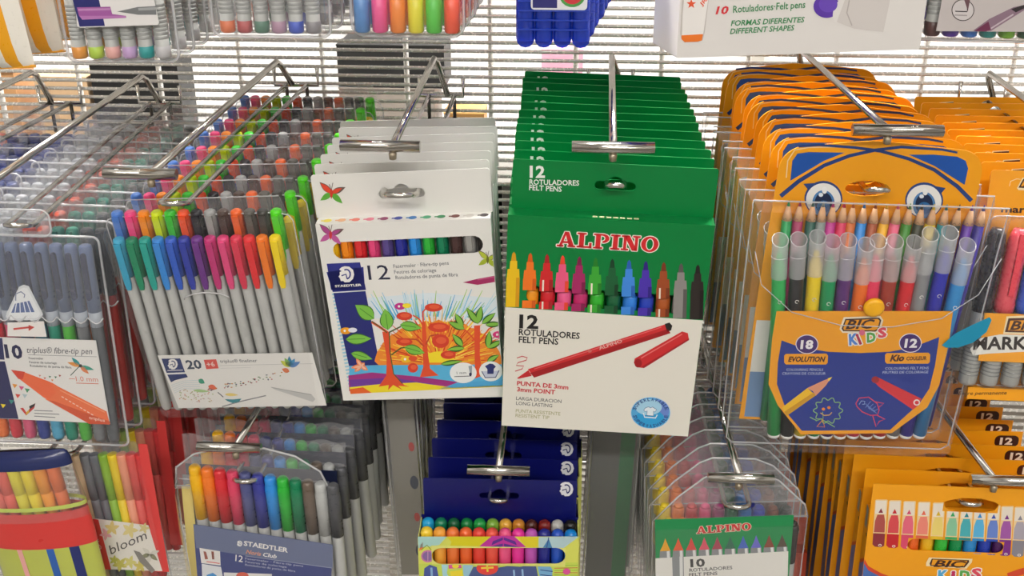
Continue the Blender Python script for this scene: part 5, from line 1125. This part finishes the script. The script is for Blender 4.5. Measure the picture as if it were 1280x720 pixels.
def bag():
    po = (-357, -250, 1064, 0, -5, 0); root = empty('marker_bag', po); cl = FILM(.07, bump=.9, scale=30, gain=1.5)
    def ringy(z, rx, ry, n=28): return [(rx * math.cos(2 * math.pi * k / n), ry * .5 * math.sin(2 * math.pi * k / n), z) for k in range(n)]
    def skin(rows, m, g):
        R_ = [g.add(r) for r in rows]; n = len(rows[0])
        for p, q in zip(R_, R_[1:]):
            for k in range(n): g.face([p + k, p + (k + 1) % n, q + (k + 1) % n, q + k], m, True)
    g = Geo(); skin([ringy(-90, 36, 16), ringy(-40, 37, 18), ringy(4, 37.8, 18.8), ringy(20, 36.5, 17.6), ringy(36, 35.0, 16.4)], cl, g); g.build('clear_sleeve', root)
    g = Geo(); skin([ringy(35, 35.2, 16.6), ringy(40, 35, 16), ringy(44, 34, 11), ringy(46, 32, 2)], M('#1f2a5c', .22, bump=.6, scale=90), g); g.build('navy_top', root)
    g = Geo(); skin([ringy(-26, 37.5, 18.6), ringy(-16, 37.9, 19), ringy(2, 37.5, 18.4)], M('#d8403c', .3, bump=.4, scale=50), g); g.build('red_band', root)
    g = Geo(); skin([ringy(-92, 36, 16.5), ringy(-60, 36.5, 17.4), ringy(-26, 37, 18)], M('#c6cf3a', .36, bump=.3, scale=40), g)
    g.build('lime_base', root)
    st = Geo(); 
    for a0, wd, c in ((-78, 8, '#2f62b0'), (-50, 13, '#25306c'), (-112, 6, '#e8a8a0')):
        rows = []
        for z, rx, ry in ((-92, 36.2, 16.8), (-60, 36.8, 17.7), (-26, 37.3, 18.3)): rows.append(st.add([(rx * math.cos(R(a0 + wd * (k / 4 - .5) * 1.0)), ry * .5 * math.sin(R(a0 + wd * (k / 4 - .5))) - .15, z) for k in range(5)]))
        for p, q in zip(rows, rows[1:]):
            for k in range(4): st.face([p + k, p + k + 1, q + k + 1, q + k], M(c, .36), True)
    st.build('stripes', root)
    g = Geo(); skin([ringy(4, 37.6, 18.6), ringy(7, 37.6, 18.6)], M('#cddc5a', .4), g); g.build('lime_cord', root)
    for i, c in enumerate(['#e87a6a', '#e8685a', '#e0d438', '#ecd62a', '#ef9a2a', '#e0703a']):
        def f(c=c):
            g = Geo(); m = M(c, .36); g.lathe([(-44, 4.0), (-22, 4.1), (-21.5, 3.5), (-21, 4.3), (-1, 4.3), (0, 3.6)], m, seg=11); return g.mesh('marker')
        xx = -22 + 8.7 * i; link(cached(('bag', c), f), 'marker', root, (xx, -(8.5 * math.sqrt(1 - (xx / 33) ** 2) - 5.2), 37), (0, R(-1.5), 0))
    tag(root, 'clear bag of yellow and orange markers, red band round a lime base, bottom left corner', 'marker bag')
    return root
bag()

# ================================================================== dark red cards deep in the bottom row
hook('chrome hook low down between the clear pouches and orange cartons', 150, -168, 1006, 148, 1008, 16, 6, 30)
def red_card():
    root = empty('red_pen_carton'); m = M('#b8401c', .4)
    header_plate(-44, 26, -14, 10, m, 1.5, euro(12, 2.6, 4.2, 0)).build('hanging_header', root)
    g = Geo(); g.box(-44, 26, -11, 0, -110, -14, m); g.build('carton', root)
    g = Geo(); g.box(2, 20, -.8, -.6, -9, 4, M('#2a1a1a', .4)); g.build('header_print', root)
    return root
RC = red_card()
stack(RC, 'pen carton', 'dark orange-red cartons low in the bottom row', 'rust-red pen carton low down, frontmost on its short hook', 'rust-red pen carton low down, %s on its short hook', run((150, -160, 1006, 0, -2, 0), 6, -50, 148, 1008, .8, .5, 1.5))

# ================================================================== the row above: only the lower ends hang into view
def topbox(name, x, y, z, w, h, t, pens, tipcols, pitch, roll, label_fn=None, body=None, film=None, bar='#b9bab6', tiplen=6, corner=5, penr=None):
    po = (x, y, z, 0, roll, 0); root = empty(name, po); n = len(tipcols); r = penr or pitch * .44
    for i, c in enumerate(tipcols):
        def f(c=c):
            g = Geo(); g.lathe([(2.5, r * .75), (3.5, r), (tiplen + 2, r), (tiplen + 2.2, r * .92), (h - 14, r * .95), (h - 8, r * .6)], [M(c, .32)] * 3 + [M(bar if bar != 'same' else c, .36, .1 if bar != 'same' else 0)] * 2, seg=11)
            if bar != 'same':
                for k in range(9): g.lathe([(tiplen + 6 + 2.2 * k, r * .9), (tiplen + 7 + 2.2 * k, r * 1.02), (tiplen + 8 + 2.2 * k, r * .9)], M('#a4a6a3', .36, .1), seg=11, cap=False)
            return g.mesh('pen')
        link(cached((name, c, h, r), f), 'pen', root, ((i - (n - 1) / 2) * pitch, -t / 2, 0))
    shell(rrect(-w / 2, w / 2, 0, h, corner, 4), t, film or CLEAR, SEAM, .9).build('clear_case', root)
    if label_fn: label_fn(root, po, t)
    g = Geo(); g.plate(rrect(-18, 18, h - 4, h + 16, 5), -t / 2 - .3, -t / 2 + .3, FILM(.1, gain=1.3), [euro(13, 3, 4.6, h + 6)]); g.build('hanging_tab', root)
    return root
def lab2(root, po, t):
    a = Art(-t - .4, po, 0, 0, 4.571)
    a.plate([a.q(p) for p in ((430, 0), (440, 150), (460, 158), (900, 142), (908, 130), (880, 0), (870, -160), (410, -160))], a.y, a.y + .3, M('#e9e6e4', .36))
    a.p([(405, -160), (545, -160), (566, 0), (600, 148), (455, 152), (416, 0)], '#26296c', 1)
    a.p([(440, 42), (630, 38), (642, 80), (720, 90), (722, 102), (470, 112), (452, 90)], '#a25aa0', 2); a.p([(446, 50), (630, 46), (632, 58), (450, 62)], '#c08abc', 3); a.p([(456, 90), (720, 90), (722, 102), (470, 112)], '#b878b4', 3)
    a.p([(670, 66), (786, 40), (890, 34), (894, 84), (790, 84)], '#77797a', 2); a.p([(790, 46), (890, 40), (890, 56), (792, 60)], '#a4a6a6', 3); a.build('front_label', root)
T2 = topbox('slim_pen_box', -256, -238, 1365, 64, 150, 13, 6, ['#e89a3c', '#b4d44a', '#eab0a8', '#c8a4d4', '#1a9a9a', '#c4c2c4'], 9.6, -1, lab2, tiplen=7)
stack(T2, 'pen box', 'clear six-pen boxes in the row above', 'clear six-pen box overhead with purple pen on its white label', 'clear six-pen box overhead, %s behind the purple-pen label', run((-256, -238, 1365, 0, -1, 0), 8, -60, -256, 1366, .6, .4, .8), skip=('front_label',))
T3 = topbox('slim_pen_box', -170, -238, 1380, 66, 150, 13, 6, ['#e0703a', '#b84a4c', '#4a7a64', '#b48ca4', '#2a50c8', '#8a868a'], 9.6, 0, None, tiplen=7, film=FILM(.07, bump=.2, gain=1.3))
stack(T3, 'pen box', 'clear six-pen boxes with orange to blue pen ends', 'clear six-pen box overhead whose pen ends run orange, red, green, blue', 'clear six-pen box overhead, %s behind the orange-to-blue pen ends', run((-170, -238, 1380, 0, 0, 0), 6, -90, -168, 1381, .6, .4, .8))
T4 = topbox('highlighter_box', -94, -238, 1381, 62, 120, 14, 6, ['#5a8cc8', '#ee5a96', '#f28a3a', '#ece03a', '#5cc84a', '#f25a3c'], 9.9, 0, None, bar='same', tiplen=20, corner=7)
stack(T4, 'highlighter box', 'clear boxes of six highlighters', 'clear box of six bright highlighters overhead, frontmost on its hook', 'clear box of six highlighters overhead, %s on its hook', run((-94, -238, 1381, 0, 0, 0), 7, -90, -90, 1382, .6, .4, .8))
def blue_case():
    root = empty('blue_marker_case'); m = FILM(.55, tint='#3a6cf0', hazecol='#1440c0', rough=.12, bump=.05, gain=1.3)
    g = Geo(); pr = [(-20, 110), (20, 110)]
    out = [(20, 110), (-20, 110)]
    for i in range(4):
        for k in range(7): t = R(180 + 180 * k / 6); out.append((-15 + 10 * i + 5 * math.cos(t), 5 + 5 * math.sin(t)))
    g.plate(out, -14, 0, m)
    for i in range(4):
        for sgn in (0,):
            rows = [g.add([(-15 + 10 * i + 4.7 * math.cos(R(a0)), -14 + 3.2 * math.sin(R(a0)), z) for a0 in range(180, 361, 20)]) for z in (4, 40, 108)]
            for p, q in zip(rows, rows[1:]):
                for k in range(9): g.face([p + k, p + k + 1, q + k + 1, q + k], m, True)
    g.build('case', root)
    g = Geo()
    for z in range(10, 100, 5): g.box(-19, 19, -17.6, -17.2, z, z + .8, M('#1a3cae', .3))
    g.build('ribs', root)
    a = Art(-17.8, None); a.plate(rrect(-12, 18, 21, 90, 2), -17.8, -17.4, M('#e6e6ea', .36)); a.p([(-11, 22), (2, 22), (2, 89), (-11, 89)], '#2a2a70', 1, raw=True); a.p([(10 + 7 * math.cos(R(t)), 29 + 6.5 * math.sin(R(t))) for t in range(0, 360, 20)], '#4a9a4a', 2, raw=True); a.p([(10 + 5.5 * math.cos(R(t)), 29 + 5 * math.sin(R(t))) for t in range(0, 360, 20)], '#c8303a', 3, raw=True); a.build('front_label', root)
    for i, c in enumerate(['#4a2a90', '#2a4ac8', '#1a8ab0', '#22307c']):
        def f(c=c):
            g = Geo(); g.lathe([(4, 2.6), (6, 3.6), (100, 3.6)], M(c, .36), seg=10); return g.mesh('marker')
        link(cached(('bc', c), f), 'marker', root, (-15 + 10 * i, -7.5, 0))
    return root
T5 = blue_case()
stack(T5, 'marker case', 'blue ribbed marker cases', 'blue ribbed plastic marker case hanging overhead, frontmost', 'blue ribbed plastic marker case overhead, %s on its hook', run((-14, -236, 1377, 0, 0, 0), 8, -40, 8, 1378, .6, .4, .8), skip=())
def shapes_carton():
    po = (104, -240, 1381, 0, 0.4, 15); root = empty('shape_pen_carton', po); t = 38.0; m = M('#e4e0dc', .38)
    g = Geo(); g.plate(rrect(-67, 67, 0, 120, .8), -t, 0, m); g.build('carton', root)
    a = Art(-t, po, 780, 0, 3.765)
    a.text('10', (430, 66), (490, 64), 36, '#d8343c', 3, .03, .15); a.text('Rotuladores·Felt pens', (512, 60), (852, 36), 34, '#3a8a54', 3, .012)
    a.text('FORMAS DIFERENTES', (502, 122), (848, 104), 26, '#3a8a54', 3, .02, .15); a.text('DIFFERENT SHAPES', (498, 160), (800, 142), 26, '#3a8a54', 3, .02, .15)
    a.p([(272, 0), (398, 0), (380, 150), (370, 190), (350, 198), (285, 200), (268, 180), (264, 160)], '#c9c2bc', 2); a.p([(288, -60), (404, -60), (372, 162), (272, 166), (276, 60)], '#f0ece8', 2.5); a.p([(270, 166), (372, 160), (366, 190), (345, 196), (285, 198), (270, 184)], '#ee7a2a', 3)
    star = []
    for k in range(10): rr = 24 if k % 2 == 0 else 10; t_ = R(36 * k - 90); star.append((316 + rr * math.cos(t_), 18 + rr * math.sin(t_)))
    a.p(star, '#e85a34', 4); a.text('JR', (366, 30), (392, 0), 20, '#e85a34', 4, .02)
    a.p([(198, 36), (228, 20), (222, 10), (250, 2), (242, 30), (236, 26), (204, 48)], '#4a2a7c', 3)
    a.ell((214, 108), 19, 15, '#4a1a22', 3); [a.ell((196 + 13 * k, 84 - (4 if k in (1, 2) else 0)), 6, 8, '#4a1a22', 3, 10) for k in range(4)]
    a.ell((210, 178), 20, 10, '#3a3a3a', 3); a.ell((194, 166), 9, 8, '#3a3a3a', 3); [a.line([(200 + 8 * k, 178), (186 + 18 * k, 158 if k % 2 else 198)], 3, '#3a3a3a', 3) for k in range(4)]
    a.ell((953, 30), 62, 54, '#5a35a4', 3, 28); a.ell((960, 20), 44, 38, '#6a48b8', 4, 24); a.p([(985, 96), (1012, 40), (1006, 0), (1056, -30), (1260, -40), (1220, 150), (1080, 134)], '#d6d0cc', 2.5); a.ell((1020, 50), 34, 62, '#e6e2de', 3.4, 24, 20, 90, 270); a.line([(1060, 0), (1048, 60), (1072, 120)], 6, '#b8b0ac', 3.5)
    for i, v in enumerate(a.v): a.v[i] = (min(max(v[0], -66.8), 66.8), v[1], max(v[2], .3))
    a.build('front_print', root)
    tag(root, 'big white pen carton overhead reading ten felt pens of different shapes', 'pen carton')
    g = Geo(); g.plate(rrect(-30, 30, 118, 146, 3), -t / 2 - .4, -t / 2 + .4, m, [euro(14, 3, 4.8, 136)]); g.build('hanging_header', root)
shapes_carton()
def lab7(root, po, t):
    a = Art(-t - .4, po, 1090, 0, 6.737)
    a.plate([a.q(p) for p in ((540, 262), (1300, 268), (1420, 266), (1420, -160), (600, -160), (590, 0))], a.y, a.y + .3, M('#c4bcba', .36))
    a.ell((765, 85), 96, 92, '#3a3030', 2, 36); a.ell((765, 85), 89, 85, '#cfc9c8', 3, 36); a.p([(776, 0), (826, -10), (806, 96), (796, 60)], '#6a4a50', 4); a.line([(700, 94), (800, 98), (803, 70)], 8, '#2a2224', 4); a.line([(694, 126), (800, 130)], 10, '#a49c9c', 4)
    a.p([(850, 258), (985, 160), (1190, 60), (1290, 40), (1290, 80), (1000, 262)], '#8a7080', 2); a.p([(860, 262), (980, 180), (1000, 250), (960, 264)], '#6a2a4a', 3); a.p([(1170, 76), (1300, 34), (1300, 60), (1210, 104)], '#2c2428', 3); a.line([(1000, 240), (1190, 120)], 12, '#c4b4bc', 3); a.build('front_label', root)
T7 = topbox('slim_pen_box', 222, -238, 1382, 104, 150, 14, 10, ['#8a8486', '#4a201c', '#5a32a8', '#3a78d0', '#1a8a86', '#7ab82a', '#2a5a3a', '#c8a82a', '#d8602a', '#c83a4a'], 9.8, 1.0, lab7, tiplen=8)
stack(T7, 'pen box', 'clear pen boxes overhead at right', 'clear pen box overhead at right, grey label with circled pen nib', 'clear pen box overhead at right, %s behind the circled-nib label', run((222, -238, 1382, 0, 1.0, 0), 6, -120, 214, 1384, .6, .4, .8), skip=('front_label',))
def striped():
    root = empty('striped_pouch'); Yl = M('#f0a81c', .3); Wh = M('#f1ece0', .3)
    n = 16; rows = []
    g = Geo(); W = 30.0
    def sec(z, th): return [(-W + 2 * W * k / n, -th * math.sin(math.pi * k / n) ** .6 if 0 < k < n else 0.0, z) for k in range(n + 1)]
    zs = [0, 4, 14, 40, 80, 120, 150]; th = [1, 6, 9, 11, 11, 8, 2]
    F = [g.add(sec(z, t)) for z, t in zip(zs, th)]; B = [g.add([(x, -y * .15, z) for x, y, z in sec(z, t)]) for z, t in zip(zs, th)]
    for i in range(len(zs) - 1):
        for k in range(n):
            m = Yl if (k // 2) % 2 == 0 else Wh
            g.face([F[i] + k, F[i] + k + 1, F[i + 1] + k + 1, F[i + 1] + k], m, True); g.face([B[i] + k + 1, B[i] + k, B[i + 1] + k, B[i + 1] + k + 1], m, True)
    g.build('pouch', root)
    g = Geo(); g.tube([(-W, 0, 0), (W, 0, 0)], .9, Yl, 6); g.build('bottom_seam', root)
    g = Geo(); g.plate(rrect(-16, 16, 148, 170, 4), -.6, 0, Wh, [euro(12, 3, 4.6, 160)]); g.build('hanging_tab', root)
    return root
ST = striped()
stack(ST, 'striped pouch', 'yellow striped pouches overhead at far left', 'yellow and white striped pouch overhead in the top left corner, frontmost', 'yellow and white striped pouch overhead, %s in the corner', run((-332, -246, 1361, 0, -6, -14), 3, -190, -326, 1366, 1.5, .8, 1.0))

# ================================================================== goods and dark-gap fillers on the next aisle, behind the grid
carton('backdrop_box', 'black box standing in for a dark gap behind the grid at upper left', -655, -535, 600, 660, 1054, 1178, '#141414')  # black block put in for the darkness of a shelf recess
carton('backdrop_box', 'black box standing in for a dark gap behind the grid above the white cartons', -318, -176, 600, 680, 1150, 1206, '#161616')  # also a dark recess, given as a solid black block
carton('backdrop_box', 'grey-brown box behind the grid above the white cartons', -318, -190, 600, 680, 1054, 1149, '#8f867c')
carton('cardboard_box', 'small brown cardboard box behind the grid at the left edge', -800, -762, 600, 660, 1054, 1165, '#b98a5c')
carton('cardboard_box', 'pale brown cardboard box behind the grid at upper left', -735, -662, 600, 660, 1054, 1158, '#c7a680')
carton('backdrop_box', 'pink and white box behind the grid left of the centre hook', -48, 6, 600, 660, 1054, 1203, '#e4a8bc', '#d85a8c')
carton('wooden_box', 'light wooden box behind the grid beside the white cartons', -178, -124, 600, 650, 1054, 1117, '#c99a5a', '#3a3a40')
carton('backdrop_box', 'pale grey box behind the grid right of the centre', 250, 340, 610, 660, 1054, 1190, '#d9d8d0', '#b9bcae')
# ================================================================== two narrow stacks deep in the bottom row
hook('chrome hook deep in the bottom row left of the green-labelled pouches', 35, -140, 1104, 35, 1105, 16, 5, 24, price=False)
def narrow(name, w, card, dots):
    root = empty(name)
    g = Geo(); g.box(-w / 2 + 2, w / 2 - 2, -1.2, -.6, -166, -10, M(card, .4)); g.build('card', root)
    if dots:
        a = Art(-1.25, None)
        for k in range(4): a.p([(w * .24 + (2.2 + k % 2) * math.cos(R(t)), -50 - 31 * k + (4 + 2 * (k % 2)) * math.sin(R(t))) for t in range(0, 360, 24)], '#b8322c' if k % 2 == 0 else '#26304a', 1, raw=True)
        a.build('card_print', root)
    if not dots:
        g = Geo(); g.box(w * .12, w / 2 - 3, -1.6, -1.25, -164, -12, M('#1f6a3c', .4)); g.build('green_strip', root)
    shell(rrect(-w / 2, w / 2, -170, -6, 3), 11, CLEARH, SEAM, .6).build('clear_pouch', root)
    g = Geo(); g.plate(rrect(-w / 2 + 2, w / 2 - 2, -7, 9, 3), -5.4, -4.9, FILM(.1, bump=.6, gain=1.4), [euro(8, 2.6, 5.0, 1)]); g.build('hanging_tab', root)
    return root
NW = narrow('narrow_card_pouch', 36, '#585a56', False)
stack(NW, 'pen pouch', 'narrow green-striped pouches deep in the bottom row', 'narrow clear pouch with green strip deep in the bottom row, frontmost', 'narrow clear pouch with green strip, %s in the bottom row', run((35, -136, 1104, 0, 1.5, 0), 9, -22, 35, 1105, 2.2, .4, 3.0))
hook('chrome hook deep in the bottom row left of the navy cartons', -124, -156, 1112, -124, 1113, 16, 4, 20, price=False)
ND = narrow('narrow_card_pouch', 24, '#8e897f', True)
stack(ND, 'pen pouch', 'narrow red-dotted pouches deep in the bottom row', 'narrow clear pouch with red-dotted card left of the navy cartons, frontmost', 'narrow clear pouch with red-dotted card, %s on its hook', run((-124, -152, 1112, 0, -2, 0), 9, -30, -124, 1113, 2.2, .4, 2.0))
bpy.context.view_layer.update()
